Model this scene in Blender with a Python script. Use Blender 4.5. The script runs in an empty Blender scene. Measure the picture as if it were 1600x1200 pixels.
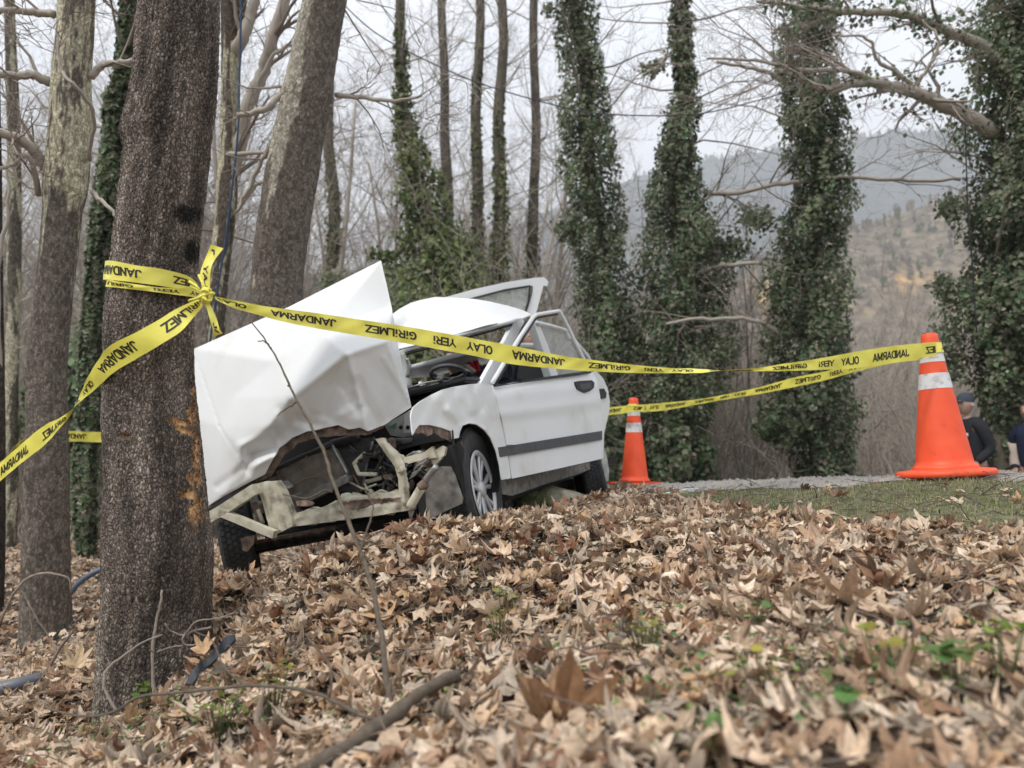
import bpy, bmesh, math, random
import numpy as np
from mathutils import Vector, Matrix, noise as mnoise
from mathutils.geometry import delaunay_2d_cdt

# ------------------------------------------------------------------ camera, world, sun, exposure
FPX = 1200.0                      # focal length in pixels of the 1600 px wide photograph
PITCH = math.radians(5.5)
sc = bpy.context.scene
cam_d = bpy.data.cameras.new('camera'); cam = bpy.data.objects.new('camera', cam_d)
sc.collection.objects.link(cam); sc.camera = cam
cam_d.sensor_width = 36; cam_d.lens = 36 * FPX / 1600; cam_d.clip_start = .05; cam_d.clip_end = 9000
cam.location = (0, 0, 0); cam.rotation_euler = (math.pi/2 + PITCH, 0, 0)
cam_d.dof.use_dof = True; cam_d.dof.focus_distance = 3.3; cam_d.dof.aperture_fstop = 2.4

w = bpy.data.worlds.new('World'); sc.world = w; w.use_nodes = True
nt = w.node_tree; nt.nodes.clear()
o_ = nt.nodes.new('ShaderNodeOutputWorld'); bg = nt.nodes.new('ShaderNodeBackground'); bg.inputs['Strength'].default_value = .1
sky = nt.nodes.new('ShaderNodeTexSky'); sky.sky_type = 'NISHITA'; sky.sun_disc = False
SUN_DIR = Vector((-.50, -.42, .86)).normalized()         # high, behind and left of the camera, veiled by cloud
sky.sun_elevation = math.asin(SUN_DIR.z); sky.sun_rotation = math.atan2(SUN_DIR.x, SUN_DIR.y)
tc = nt.nodes.new('ShaderNodeTexCoord'); mp = nt.nodes.new('ShaderNodeMapping'); mp.inputs['Scale'].default_value = (1.2, 1.2, 4)
nz = nt.nodes.new('ShaderNodeTexNoise'); nz.inputs['Scale'].default_value = 2.2; nz.inputs['Detail'].default_value = 6
cr = nt.nodes.new('ShaderNodeValToRGB'); cr.color_ramp.elements[0].position = .3; cr.color_ramp.elements[1].position = .75
cr.color_ramp.elements[0].color = (7.0, 7.2, 7.7, 1); cr.color_ramp.elements[1].color = (8.8, 8.9, 9.1, 1)
mx = nt.nodes.new('ShaderNodeMix'); mx.data_type = 'RGBA'; mx.inputs[0].default_value = .86
nt.links.new(tc.outputs['Generated'], mp.inputs[0]); nt.links.new(mp.outputs[0], nz.inputs[0]); nt.links.new(nz.outputs[0], cr.inputs[0])
nt.links.new(sky.outputs[0], mx.inputs[6]); nt.links.new(cr.outputs[0], mx.inputs[7]); nt.links.new(mx.outputs[2], bg.inputs[0]); nt.links.new(bg.outputs[0], o_.inputs[0])

sd = bpy.data.lights.new('sun', 'SUN'); sun = bpy.data.objects.new('sun', sd); sc.collection.objects.link(sun)
sd.energy = 1.6; sd.angle = math.radians(7); sd.color = (1, .955, .89)
sun.rotation_euler = SUN_DIR.to_track_quat('Z', 'Y').to_euler()
sc.view_settings.view_transform = 'Standard'; sc.view_settings.look = 'None'
sc.view_settings.gamma = 1; sc.view_settings.use_curve_mapping = False; sc.view_settings.exposure = 1.03
sc.cycles.max_bounces = 6; sc.cycles.transparent_max_bounces = 8; sc.cycles.use_denoising = True

# ------------------------------------------------------------------ helpers
rng = np.random.default_rng(7); random.seed(7)
CP, SP = math.cos(PITCH), math.sin(PITCH)
def P(px, py, d):
    """world point at photograph pixel and depth (metres along the camera axis)"""
    v = (600 - py) / FPX * d
    return np.array([(px - 800) / FPX * d, d*CP - v*SP, d*SP + v*CP])
def proj(V):
    V = np.atleast_2d(V); d = V[:, 1]*CP + V[:, 2]*SP; v = -V[:, 1]*SP + V[:, 2]*CP
    d = np.where(np.abs(d) < 1e-3, 1e-3, d)
    return 800 + FPX*V[:, 0]/d, 600 - FPX*v/d, d
def link(o): sc.collection.objects.link(o); return o
def tag(o, label=None, cat=None, group=None, kind=None):
    for k, v in (('label', label), ('category', cat), ('group', group), ('kind', kind)):
        if v: o[k] = v
    return o
def empty(name, loc, label=None, cat=None, group=None, kind=None):
    o = link(bpy.data.objects.new(name, None)); o.location = loc; o.empty_display_size = .1
    o['_w'] = [float(c) for c in loc]
    return tag(o, label, cat, group, kind)
def wloc(o):
    if o is None: return np.zeros(3)
    return np.array(o['_w']) if '_w' in o.keys() else np.zeros(3)
def mesh_data(name, V, F, mats=None, smooth=True, col=None, mi=None):
    me = bpy.data.meshes.new(name); V = np.asarray(V, dtype=np.float32)
    if isinstance(F, np.ndarray):
        n, k = F.shape
        me.vertices.add(len(V)); me.vertices.foreach_set('co', V.ravel())
        me.loops.add(n*k); me.loops.foreach_set('vertex_index', F.astype(np.int32).ravel())
        me.polygons.add(n); me.polygons.foreach_set('loop_start', np.arange(0, n*k, k, dtype=np.int32))
        me.polygons.foreach_set('loop_total', np.full(n, k, dtype=np.int32))
        me.update(calc_edges=True); me.validate()
    else:
        me.from_pydata([tuple(map(float, v)) for v in V], [], [tuple(map(int, f)) for f in F]); me.update()
    me.polygons.foreach_set('use_smooth', np.full(len(me.polygons), smooth))
    if col is not None:
        a = me.color_attributes.new('col', 'FLOAT_COLOR', 'POINT'); c = np.ones((len(V), 4), dtype=np.float32); c[:, :col.shape[1]] = col
        a.data.foreach_set('color', c.ravel())
    for m in (mats if isinstance(mats, (list, tuple)) else [mats]):
        if m: me.materials.append(m)
    if mi is not None: me.polygons.foreach_set('material_index', np.asarray(mi, dtype=np.int32))
    return me
def obj(name, V, F, mat=None, parent=None, smooth=True, col=None, mi=None, origin=None):
    """one mesh object given in world coordinates; children keep the world location of their root as origin"""
    base = wloc(parent) if parent is not None else (np.zeros(3) if origin is None else np.asarray(origin, float))
    me = mesh_data(name, np.asarray(V, float) - base, F, mat, smooth, col, mi)
    o = link(bpy.data.objects.new(name, me))
    if parent is not None: o.parent = parent; o['_w'] = [float(c) for c in base]
    else: o.location = base; o['_w'] = [float(c) for c in base]
    return o
class MB:
    """collects vertices and faces"""
    def __init__(s): s.V = []; s.F = []; s.n = 0
    def add(s, V, F):
        V = np.asarray(V, float); s.V.append(V)
        for f in F: s.F.append(tuple(int(i)+s.n for i in f))
        s.n += len(V); return s
    def out(s): return np.concatenate(s.V), s.F
def box_vf(c, size, R=None, bev=0):
    sx, sy, sz = [q/2 for q in size]
    if bev <= 0:
        V = np.array([(x, y, z) for x in (-sx, sx) for y in (-sy, sy) for z in (-sz, sz)])
        F = [(0,1,3,2), (4,6,7,5), (0,4,5,1), (2,3,7,6), (0,2,6,4), (1,5,7,3)]
    else:
        bm = bmesh.new(); bmesh.ops.create_cube(bm, size=1); bmesh.ops.scale(bm, vec=(sx*2, sy*2, sz*2), verts=bm.verts)
        bmesh.ops.bevel(bm, geom=bm.edges[:], offset=bev, segments=2, affect='EDGES')
        V = np.array([v.co[:] for v in bm.verts]); F = [[v.index for v in f.verts] for f in bm.faces]; bm.free()
    if R is not None: V = V @ np.asarray(R).T
    return V + np.asarray(c, float), F
def tube_vf(pts, rad, n=8, cap=True):
    pts = np.asarray(pts, float); m = len(pts); rad = np.full(m, rad) if np.isscalar(rad) else np.asarray(rad, float)
    T = np.gradient(pts, axis=0); T /= np.linalg.norm(T, axis=1)[:, None] + 1e-12
    up = np.array([0, 0, 1.]) if abs(T[0][2]) < .9 else np.array([1., 0, 0])
    N = np.cross(T[0], up); N /= np.linalg.norm(N); V = []
    for i in range(m):
        N = N - T[i]*N.dot(T[i]); N /= np.linalg.norm(N)+1e-12; B = np.cross(T[i], N)
        a = np.arange(n)*2*math.pi/n
        V.append(pts[i] + rad[i]*(np.cos(a)[:, None]*N + np.sin(a)[:, None]*B))
    F = [(i*n+j, i*n+(j+1) % n, (i+1)*n+(j+1) % n, (i+1)*n+j) for i in range(m-1) for j in range(n)]
    if cap: F += [tuple(range(n-1, -1, -1)), tuple((m-1)*n+j for j in range(n))]
    return np.concatenate(V), F
def crom(pts, k=8):
    """Catmull-Rom through rows of numbers"""
    p = np.asarray(pts, float); q = np.vstack([2*p[0]-p[1], p, 2*p[-1]-p[-2]]); out = []
    for i in range(1, len(q)-2):
        for t in np.arange(k)/k:
            a, b, c, d = q[i-1], q[i], q[i+1], q[i+2]
            out.append(.5*((2*b)+(-a+c)*t+(2*a-5*b+4*c-d)*t*t+(-a+3*b-3*c+d)*t**3))
    out.append(p[-1]); return np.array(out)
def lathe_vf(prof, n=32):
    prof = np.asarray(prof, float); a = np.arange(n)*2*math.pi/n
    V = np.concatenate([np.c_[r*np.cos(a), r*np.sin(a), np.full(n, z)] for r, z in prof])
    F = [(i*n+j, i*n+(j+1) % n, (i+1)*n+(j+1) % n, (i+1)*n+j) for i in range(len(prof)-1) for j in range(n)]
    return V, F
def noise3(V, scale, seed=0, octv=3):
    return np.array([mnoise.fractal(Vector((v[0]*scale+seed, v[1]*scale+seed*1.7, v[2]*scale)), 1.0, 2.0, octv) for v in V])
def cell_groove(U, W, seed=0, per=None):
    """F2-F1 of a jittered grid in 2D (period per cells along U)"""
    r = np.random.default_rng(seed); M = 64 if per is None else per; K = 2048
    jx = r.random((K, M)); jy = r.random((K, M)); iu = np.floor(U).astype(int); iw = np.floor(W).astype(int)
    f1 = np.full(U.shape, 9.); f2 = np.full(U.shape, 9.)
    for du in (-1, 0, 1):
        for dw in (-1, 0, 1):
            cu, cw = iu+du, iw+dw; X = cu+jx[cw % K, cu % M]; Y = cw+jy[cw % K, cu % M]
            d = np.hypot(X-U, Y-W); n1 = np.minimum(f1, d); f2 = np.where(d < f1, f1, np.minimum(f2, d)); f1 = n1
    return f2-f1

# ------------------------------------------------------------------ materials
def mat(name, color=(.5, .5, .5), rough=.6, metal=0, spec=.5, noise=None, bump=None, attr=False, coat=0, trans=0, alpha=1, ramp=None, mix_attr=None, dist=.003):
    m = bpy.data.materials.new(name); m.use_nodes = True; t = m.node_tree; b = t.nodes['Principled BSDF']; L = t.links.new
    b.inputs['Base Color'].default_value = (*color, 1); b.inputs['Roughness'].default_value = rough; b.inputs['Metallic'].default_value = metal
    b.inputs['Specular IOR Level'].default_value = spec; b.inputs['Coat Weight'].default_value = coat; b.inputs['Transmission Weight'].default_value = trans; b.inputs['Alpha'].default_value = alpha
    tcn = t.nodes.new('ShaderNodeTexCoord'); src = None
    def nse(scale, det=5, stretch=None, kind='noise'):
        n = t.nodes.new('ShaderNodeTexNoise' if kind == 'noise' else 'ShaderNodeTexVoronoi'); n.inputs['Scale'].default_value = scale
        if kind == 'noise': n.inputs['Detail'].default_value = det
        if kind == 'edge': n.feature = 'DISTANCE_TO_EDGE'
        if stretch:
            q = t.nodes.new('ShaderNodeMapping'); q.inputs['Scale'].default_value = stretch; L(tcn.outputs['Object'], q.inputs[0]); L(q.outputs[0], n.inputs['Vector'])
        else: L(tcn.outputs['Object'], n.inputs['Vector'])
        return n
    if ramp:   # [(pos, colour)...], scale, (detail)
        n = nse(ramp[1], ramp[2] if len(ramp) > 2 else 6, ramp[3] if len(ramp) > 3 else None)
        c = t.nodes.new('ShaderNodeValToRGB'); e = c.color_ramp.elements
        for i, (p_, cc) in enumerate(ramp[0]):
            if i < 2: e[i].position = p_; e[i].color = (*cc, 1)
            else: q = e.new(p_); q.color = (*cc, 1)
        L(n.outputs[0], c.inputs[0]); src = c.outputs[0]
    if attr:
        a = t.nodes.new('ShaderNodeVertexColor'); a.layer_name = 'col'
        if src is None: src = a.outputs[0]
        else:
            k = t.nodes.new('ShaderNodeMix'); k.data_type = 'RGBA'; k.blend_type = 'MULTIPLY'; k.inputs[0].default_value = 1
            L(a.outputs[0], k.inputs[6]); L(src, k.inputs[7]); src = k.outputs[2]
    if noise:  # scale, amount: multiplies brightness
        n = nse(noise[0], 6, noise[2] if len(noise) > 2 else None); mr = t.nodes.new('ShaderNodeMapRange'); mr.inputs['From Min'].default_value = .3; mr.inputs['From Max'].default_value = .7
        mr.inputs['To Min'].default_value = 1-noise[1]; mr.inputs['To Max'].default_value = 1+noise[1]*.5; L(n.outputs[0], mr.inputs[0])
        k = t.nodes.new('ShaderNodeVectorMath'); k.operation = 'SCALE'
        if src is None: k.inputs[0].default_value = color
        else: L(src, k.inputs[0])
        L(mr.outputs[0], k.inputs['Scale']); src = k.outputs[0]
    if mix_attr:  # second colour where alpha of attribute "mask" is
        a = t.nodes.new('ShaderNodeAttribute'); a.attribute_name = 'mask'
        k = t.nodes.new('ShaderNodeMix'); k.data_type = 'RGBA'; L(a.outputs['Fac'], k.inputs[0])
        if src is None: k.inputs[6].default_value = (*color, 1)
        else: L(src, k.inputs[6])
        n = nse(35, 6, (1, 1, .25)); c = t.nodes.new('ShaderNodeValToRGB'); c.color_ramp.elements[0].color = (*mix_attr[0], 1); c.color_ramp.elements[1].color = (*mix_attr[1], 1)
        c.color_ramp.elements[0].position = .35; c.color_ramp.elements[1].position = .62
        L(n.outputs[0], c.inputs[0]); L(c.outputs[0], k.inputs[7]); src = k.outputs[2]
    if src is not None: L(src, b.inputs['Base Color'])
    if bump:   # (kind, scale, strength, stretch)
        n = nse(bump[1], 6, bump[3] if len(bump) > 3 else None, bump[0]); bp = t.nodes.new('ShaderNodeBump'); bp.inputs['Strength'].default_value = bump[2]; bp.inputs['Distance'].default_value = dist
        L(n.outputs[0], bp.inputs['Height']); L(bp.outputs[0], b.inputs['Normal'])
    return m
M = {}
M['soil'] = mat('soil', ramp=([(.3, (.035, .024, .017)), (.7, (.10, .07, .048))], 9), rough=.95, bump=('noise', 60, 1.0), dist=.02)
M['leaf'] = mat('dry_leaf', attr=True, rough=.62, spec=.35, noise=(70, .25), bump=('noise', 90, .5))
M['leafgreen'] = mat('green_leaf', attr=True, rough=.5, spec=.4, noise=(60, .2))
M['twig'] = mat('twig', attr=False, color=(.16, .125, .1), rough=.8, noise=(30, .35), bump=('noise', 150, .6))
M['twigpale'] = mat('pale_twig', color=(.27, .225, .185), rough=.8, noise=(30, .3))
M['stem'] = mat('sapling_bark', color=(.125, .098, .072), rough=.7, noise=(60, .35), bump=('noise', 180, .6))
M['bark'] = mat('knobbly_bark', attr=True, rough=.9, spec=.2, noise=(120, .35), mix_attr=((.46, .20, .075), (.92, .60, .30)))
def plates(m, scale, zs, lo, hi, bstr, dist):
    """small bark plates: darker joints, every plate with its own tone, raised"""
    t = m.node_tree; L = t.links.new; b = t.nodes['Principled BSDF']; tc_ = t.nodes.new('ShaderNodeTexCoord'); mp_ = t.nodes.new('ShaderNodeMapping'); mp_.inputs['Scale'].default_value = (1, 1, zs)
    nz_ = t.nodes.new('ShaderNodeTexNoise'); nz_.inputs['Scale'].default_value = scale*.35; nz_.inputs['Detail'].default_value = 3; L(tc_.outputs['Object'], mp_.inputs[0]); L(mp_.outputs[0], nz_.inputs['Vector'])
    ad = t.nodes.new('ShaderNodeMix'); ad.data_type = 'RGBA'; ad.blend_type = 'LINEAR_LIGHT'; ad.inputs[0].default_value = 1.5/scale; L(mp_.outputs[0], ad.inputs[6]); L(nz_.outputs['Color'], ad.inputs[7])
    ve = t.nodes.new('ShaderNodeTexVoronoi'); ve.feature = 'DISTANCE_TO_EDGE'; ve.inputs['Scale'].default_value = scale; vc = t.nodes.new('ShaderNodeTexVoronoi'); vc.inputs['Scale'].default_value = scale
    L(ad.outputs[2], ve.inputs['Vector']); L(ad.outputs[2], vc.inputs['Vector'])
    mr = t.nodes.new('ShaderNodeMapRange'); mr.inputs['From Min'].default_value = .0; mr.inputs['From Max'].default_value = .22; mr.inputs['To Min'].default_value = lo; mr.inputs['To Max'].default_value = hi; L(ve.outputs['Distance'], mr.inputs[0])
    sx = t.nodes.new('ShaderNodeSeparateColor'); L(vc.outputs['Color'], sx.inputs[0]); m2 = t.nodes.new('ShaderNodeMapRange'); m2.inputs['To Min'].default_value = .62; m2.inputs['To Max'].default_value = 1.4; L(sx.outputs[0], m2.inputs[0])
    mu = t.nodes.new('ShaderNodeMath'); mu.operation = 'MULTIPLY'; L(mr.outputs[0], mu.inputs[0]); L(m2.outputs[0], mu.inputs[1]); src = b.inputs['Base Color'].links[0].from_socket
    sc_ = t.nodes.new('ShaderNodeVectorMath'); sc_.operation = 'SCALE'
    mixn = [n for n in t.nodes if n.type == 'MIX' and n.inputs[0].is_linked]
    if mixn:      # keep the torn wood free of plates
        k = mixn[0]; s0 = k.inputs[6].links[0].from_socket; L(s0, sc_.inputs[0]); L(mu.outputs[0], sc_.inputs['Scale']); L(sc_.outputs[0], k.inputs[6])
    else: L(src, sc_.inputs[0]); L(mu.outputs[0], sc_.inputs['Scale']); L(sc_.outputs[0], b.inputs['Base Color'])
    ms = t.nodes.new('ShaderNodeMapRange'); ms.inputs['From Max'].default_value = .3; L(ve.outputs['Distance'], ms.inputs[0]); hh = t.nodes.new('ShaderNodeMath'); hh.operation = 'MULTIPLY'; L(ms.outputs[0], hh.inputs[0]); L(m2.outputs[0], hh.inputs[1])
    bp = t.nodes.new('ShaderNodeBump'); bp.inputs['Strength'].default_value = bstr; bp.inputs['Distance'].default_value = dist; L(hh.outputs[0], bp.inputs['Height']); L(bp.outputs[0], b.inputs['Normal'])
plates(M['bark'], 98, .55, .30, 1.22, .8, .005)
M['bark_plane'] = mat('plane_tree_bark', attr=True, rough=.85, spec=.2, noise=(40, .3), bump=('noise', 70, .8), dist=.006)
plates(M['bark_plane'], 60, .6, .6, 1.08, .5, .004)
M['bark_far'] = mat('far_bark', attr=True, rough=.9, spec=.1, noise=(8, .3))
M['twig_far'] = mat('bare_twigs', color=(.31, .265, .225), rough=.9, spec=.1)
M['twig_pale'] = mat('bare_twigs_pale', color=(.46, .41, .35), rough=.9, spec=.1)
M['ivy'] = mat('ivy_leaf', attr=True, rough=.42, spec=.5)
M['grass'] = mat('grass_blade', attr=True, rough=.7, spec=.2)
M['moss'] = mat('moss_ground', ramp=([(.35, (.10, .105, .05)), (.65, (.20, .19, .11))], 25), rough=.95, bump=('noise', 80, 1), dist=.01)
M['gravel'] = mat('gravel', ramp=([(.3, (.24, .225, .205)), (.7, (.42, .395, .36))], 60), rough=.95, bump=('voronoi', 90, .8), dist=.01)
M['paint'] = mat('white_paint', ramp=([(.29, (.68, .67, .63)), (.40, (.765, .78, .775)), (.70, (.79, .81, .81))], 3.2, 9), rough=.36, spec=.42, noise=(140, .03), bump=('noise', 30, .05))
M['paint_in'] = mat('primer_paint', color=(.55, .55, .52), rough=.6, noise=(14, .3))
M['frame'] = mat('bent_frame_paint', ramp=([(.33, (.24, .21, .155)), (.46, (.50, .47, .36)), (.68, (.64, .61, .49))], 17), rough=.6, bump=('noise', 40, .6), dist=.006)
M['rust'] = mat('rusty_steel', ramp=([(.35, (.06, .045, .036)), (.65, (.27, .19, .145))], 22), rough=.9, bump=('noise', 50, .6))
M['dark'] = mat('dark_plastic', color=(.022, .022, .024), rough=.55, noise=(20, .3))
M['darkdust'] = mat('dusty_plastic', ramp=([(.3, (.08, .078, .072)), (.7, (.24, .225, .20))], 26), rough=.85)
M['trim'] = mat('grey_trim', color=(.075, .078, .085), rough=.6, noise=(30, .3))
M['rubber'] = mat('rubber', color=(.035, .036, .038), rough=.8, noise=(25, .35))
M['rim'] = mat('silver_wheel_cover', color=(.55, .56, .57), rough=.38, metal=.35, noise=(12, .15))
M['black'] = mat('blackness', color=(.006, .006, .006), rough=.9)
M['radiator'] = mat('radiator_fins', ramp=([(.3, (.20, .17, .14)), (.7, (.42, .37, .31))], 22), rough=.7, metal=.2, bump=('noise', 40, .8, (1, 1, 9)))
M['metal'] = mat('dull_metal', color=(.32, .32, .31), rough=.45, metal=.7, noise=(20, .4))
M['seat'] = mat('navy_fabric', color=(.018, .026, .045), rough=.9, noise=(30, .2))
M['green'] = mat('green_patch', color=(.10, .33, .27), rough=.5)
M['orange'] = mat('cone_orange', ramp=([(.26, (.42, .085, .035)), (.40, (.86, .088, .024)), (.75, (.92, .115, .035))], 11, 10), rough=.5, bump=('noise', 60, .15))
M['reflect'] = mat('reflective_white', ramp=([(.32, (.42, .40, .38)), (.46, (.72, .71, .70)), (.75, (.78, .77, .77))], 30, 9), rough=.4)
M['tape'] = mat('yellow_tape', color=(.86, .79, .13), rough=.38, spec=.5, noise=(5, .05), bump=('noise', 14, .35), dist=.008)
M['ink'] = mat('black_ink', color=(.022, .02, .012), rough=.5)
M['rope'] = mat('blue_rope', color=(.035, .075, .16), rough=.7)
M['cable'] = mat('cable_sheath', color=(.06, .065, .08), rough=.6)
M['hose'] = mat('blue_hose', color=(.11, .14, .19), rough=.5)
M['bluegrey'] = mat('blue_grey_plastic', color=(.12, .13, .148), rough=.45, noise=(10, .2))
M['plasticdark'] = mat('torn_dark_plastic', color=(.028, .031, .038), rough=.4, noise=(20, .3))
M['stone'] = mat('mossy_stone', ramp=([(.38, (.10, .13, .035)), (.5, (.22, .22, .12)), (.62, (.34, .32, .26))], 9), rough=.95, bump=('noise', 25, .9), dist=.02)
M['cloth_dark'] = mat('dark_cloth', color=(.014, .015, .019), rough=.85)
M['cloth_navy'] = mat('navy_cloth', color=(.014, .022, .055), rough=.85)
M['cloth_red'] = mat('red_cloth', color=(.55, .02, .03), rough=.7)
M['cloth_pale'] = mat('pale_cloth', color=(.62, .52, .44), rough=.8)
M['white'] = mat('white_cloth', color=(.75, .73, .7), rough=.7)
M['skin'] = mat('skin', color=(.44, .28, .21), rough=.55)
M['hair'] = mat('hair', color=(.03, .024, .02), rough=.7)
M['cap'] = mat('grey_cap', color=(.055, .065, .085), rough=.8)
g = mat('window_glass', color=(.75, .82, .82), rough=.04, spec=.5, alpha=.22); M['glass'] = g

def translucent(m, f, tint=1.0):
    t = m.node_tree; L = t.links.new; b = t.nodes['Principled BSDF']; tr = t.nodes.new('ShaderNodeBsdfTranslucent'); mx_ = t.nodes.new('ShaderNodeMixShader'); mx_.inputs[0].default_value = f
    L(b.inputs['Base Color'].links[0].from_socket, tr.inputs[0]); L(b.outputs[0], mx_.inputs[1]); L(tr.outputs[0], mx_.inputs[2]); L(mx_.outputs[0], t.nodes['Material Output'].inputs[0])
translucent(M['ivy'], .45); translucent(M['leaf'], .16); translucent(M['leafgreen'], .35); translucent(M['grass'], .25)
# ------------------------------------------------------------------ car axes, terrain
def rotm(yaw, pit, rol):
    cy, sy, cp, sp, c, s = math.cos(yaw), math.sin(yaw), math.cos(pit), math.sin(pit), math.cos(rol), math.sin(rol)
    return np.array([[cy, -sy, 0], [sy, cy, 0], [0, 0, 1]]) @ np.array([[cp, 0, sp], [0, 1, 0], [-sp, 0, cp]]) @ np.array([[1, 0, 0], [0, c, -s], [0, s, c]])
CR = rotm(math.radians(-111), math.radians(4.5), math.radians(11)); CT = np.array([-.773, 3.87, -.600])
def c2w(V): return np.atleast_2d(V) @ CR.T + CT        # car axes: x forward, y to its left side, z up; origin under the front axle
def w2c(V): return (np.atleast_2d(V)-CT) @ CR
def hit(px, py, n_c, off):
    """point of the pixel ray on the plane n.p = off in car axes"""
    d = P(px, py, 1.0); n = CR @ np.asarray(n_c, float); return d*((off+n.dot(CT))/n.dot(d))
anch = [(-200,1200,2.6),(0,1200,2.35),(235,1128,2.95),(300,1200,1.85),(600,1200,1.42),(900,1200,1.18),(1300,1200,1.02),(1650,1200,1.0),(2000,1200,1.0),
        (60,1065,3.7),(70,1003,5.1),(130,965,5.6),(10,905,7.2),(130,860,9.0),(450,1080,2.15),(700,1080,1.85),(1000,1080,1.55),(1500,1080,1.35),
        (420,965,2.75),(650,985,2.35),(900,985,2.2),(1250,960,1.9),(1600,950,1.85),(350,915,3.35),
        (500,880,2.95),(600,852,2.95),(700,830,2.98),(790,816,3.4),(900,800,4.2),(870,880,2.8),(1100,860,2.85),(1400,860,2.55),(1700,860,2.4),
        (1000,812,3.8),(1250,800,3.5),(1000,776,5.0),(1100,766,5.2),(990,762,6.35),(1180,757,4.9),(1478,747,3.95),(1300,752,4.5),(1700,744,3.8)]
W = [P(*a) for a in anch]
W += [np.array(q) for q in ((3.2,5.0,-.16),(4.5,4.5,-.08),(2.2,6.6,-.22),(1.4,8.2,-.34),(.2,8.2,-.37),(3.2,8,-.5),(2.6,10.5,-.75),(6,9.6,-.96),(7,7,-.5),(0,11,-.75),
      (-2,11,-1.1),(-5,8,-1.1),(-6,12,-1.2),(-1.6,6.2,-.75),(-.2,7.0,-.45),(-2.6,7.4,-.95),(-4,3,-1.35),(-3,1.5,-1.25),(0,0,-.62),(2,0,-.5),(-1.5,0,-.95),(0,-2,-.9),(4,1.5,-.3),(4,-1,-.5),(7,3,-.1),
      (.1,5.6,-.44))]
W += [q for q in c2w([(0,.70,.07),(0,-.66,.03),(.45,0,.0),(-1.2,0,.0),(-1.2,.7,.03),(-2.49,.6,.02),(-2.5,-.6,.0),(-1.2,-.8,-.02)])]
W = np.array(W); AX, AZ = W[:, :2], W[:, 2]
def tps_k(r2): return np.where(r2 > 1e-12, r2*np.log(np.maximum(r2, 1e-12)), 0)
def tps_fit(X, z, lam=.02):
    n = len(X); K = tps_k(((X[:, None]-X[None])**2).sum(-1))+np.eye(n)*lam; Q = np.c_[np.ones(n), X]
    A = np.block([[K, Q], [Q.T, np.zeros((3, 3))]]); return np.linalg.solve(A, np.r_[z, 0, 0, 0])
def tps_ev(c, X, Y):
    out = np.empty(len(Y))
    for i in range(0, len(Y), 20000):
        y = Y[i:i+20000]; out[i:i+20000] = tps_k(((y[:, None]-X[None])**2).sum(-1)) @ c[:len(X)] + np.c_[np.ones(len(y)), y] @ c[len(X):]
    return out
TC = tps_fit(AX, AZ)
def smooth01(t): t = np.clip(t, 0, 1); return t*t*(3-2*t)
def ground_z(XY, detail=True):
    XY = np.atleast_2d(np.asarray(XY, float)); r = np.hypot(XY[:, 0], XY[:, 1]-4)
    wgt = 1-smooth01((r-7.5)/5.5); z = np.full(len(XY), -1.25) - .25*np.sin(XY[:, 0]*.07)*np.sin(XY[:, 1]*.05)
    k = wgt > 0
    if k.any(): z[k] = wgt[k]*np.clip(tps_ev(TC, AX, XY[k]), -2.2, .3) + (1-wgt[k])*z[k]
    if detail: z = z + .012*np.sin(XY[:, 0]*5.1+np.sin(XY[:, 1]*3.7)*1.3)*np.sin(XY[:, 1]*4.3+.7) + .006*np.sin(XY[:, 0]*13+1)*np.sin(XY[:, 1]*11.3)
    return z
def gz(x, y): return float(ground_z([(x, y)])[0])
def axis(lo, hi, step, far):
    a = list(np.arange(lo, hi+1e-6, step)); s = step; x = hi
    while x < far: s *= 1.28; x += s; a.append(x)
    s = step; x = lo
    while x > -far: s *= 1.28; x -= s; a.insert(0, x)
    return np.array(a)
gx = axis(-6, 7, .06, 3500); gy = axis(-1, 12, .06, 3500)
GX, GY = np.meshgrid(gx, gy); XY = np.c_[GX.ravel(), GY.ravel()]
Vg = np.c_[XY, ground_z(XY)]; nx, ny = len(gx), len(gy)
ii = (np.arange(ny-1)[:, None]*nx + np.arange(nx-1)[None]).ravel()
ground = obj('ground', Vg, np.c_[ii, ii+1, ii+nx+1, ii+nx], M['soil']); tag(ground, 'leaf covered woodland bank rising to the path', None, None, 'structure')

def in_poly(x, y, poly):
    poly = np.asarray(poly, float); c = np.zeros(len(x), bool); j = len(poly)-1
    for i in range(len(poly)):
        xi, yi = poly[i]; xj, yj = poly[j]
        c ^= ((yi > y) != (yj > y)) & (x < (xj-xi)*(y-yi)/(yj-yi+1e-12)+xi); j = i
    return c
# gravel path behind the grassy verge (world outline)
near_edge = crom([(5.2, 2.3), (3.6, 3.0), (2.5, 3.62), (1.72, 4.05), (1.28, 4.6), (1.02, 5.3), (.75, 7.5), (-.6, 12.5), (-2.5, 17)], 8)
far_edge = crom([(6.6, 4.6), (5.4, 5.2), (4.7, 5.8), (4.2, 6.4), (3.8, 7.2), (3.4, 8.4), (2.9, 10.2), (1.6, 13.5), (-.3, 18)], 8)
rows = []
for a_, b_ in zip(near_edge, far_edge):
    for t_ in np.linspace(0, 1, 30): rows.append(a_*(1-t_)+b_*t_)
rows = np.array(rows); m_ = 30; Vr = np.c_[rows, ground_z(rows)+.012]
edge_drop = np.minimum(np.tile(np.arange(m_), len(near_edge)), m_-1-np.tile(np.arange(m_), len(near_edge)))
Vr[:, 2] -= np.where(edge_drop == 0, .03, 0)
Fr = np.array([(i*m_+j, i*m_+j+1, (i+1)*m_+j+1, (i+1)*m_+j) for i in range(len(near_edge)-1) for j in range(m_-1)])
path = obj('path', Vr, Fr, M['gravel']); tag(path, 'pale gravel path running past the traffic cones', None, None, 'structure')
ROAD = np.vstack([near_edge, far_edge[::-1]])
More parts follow.
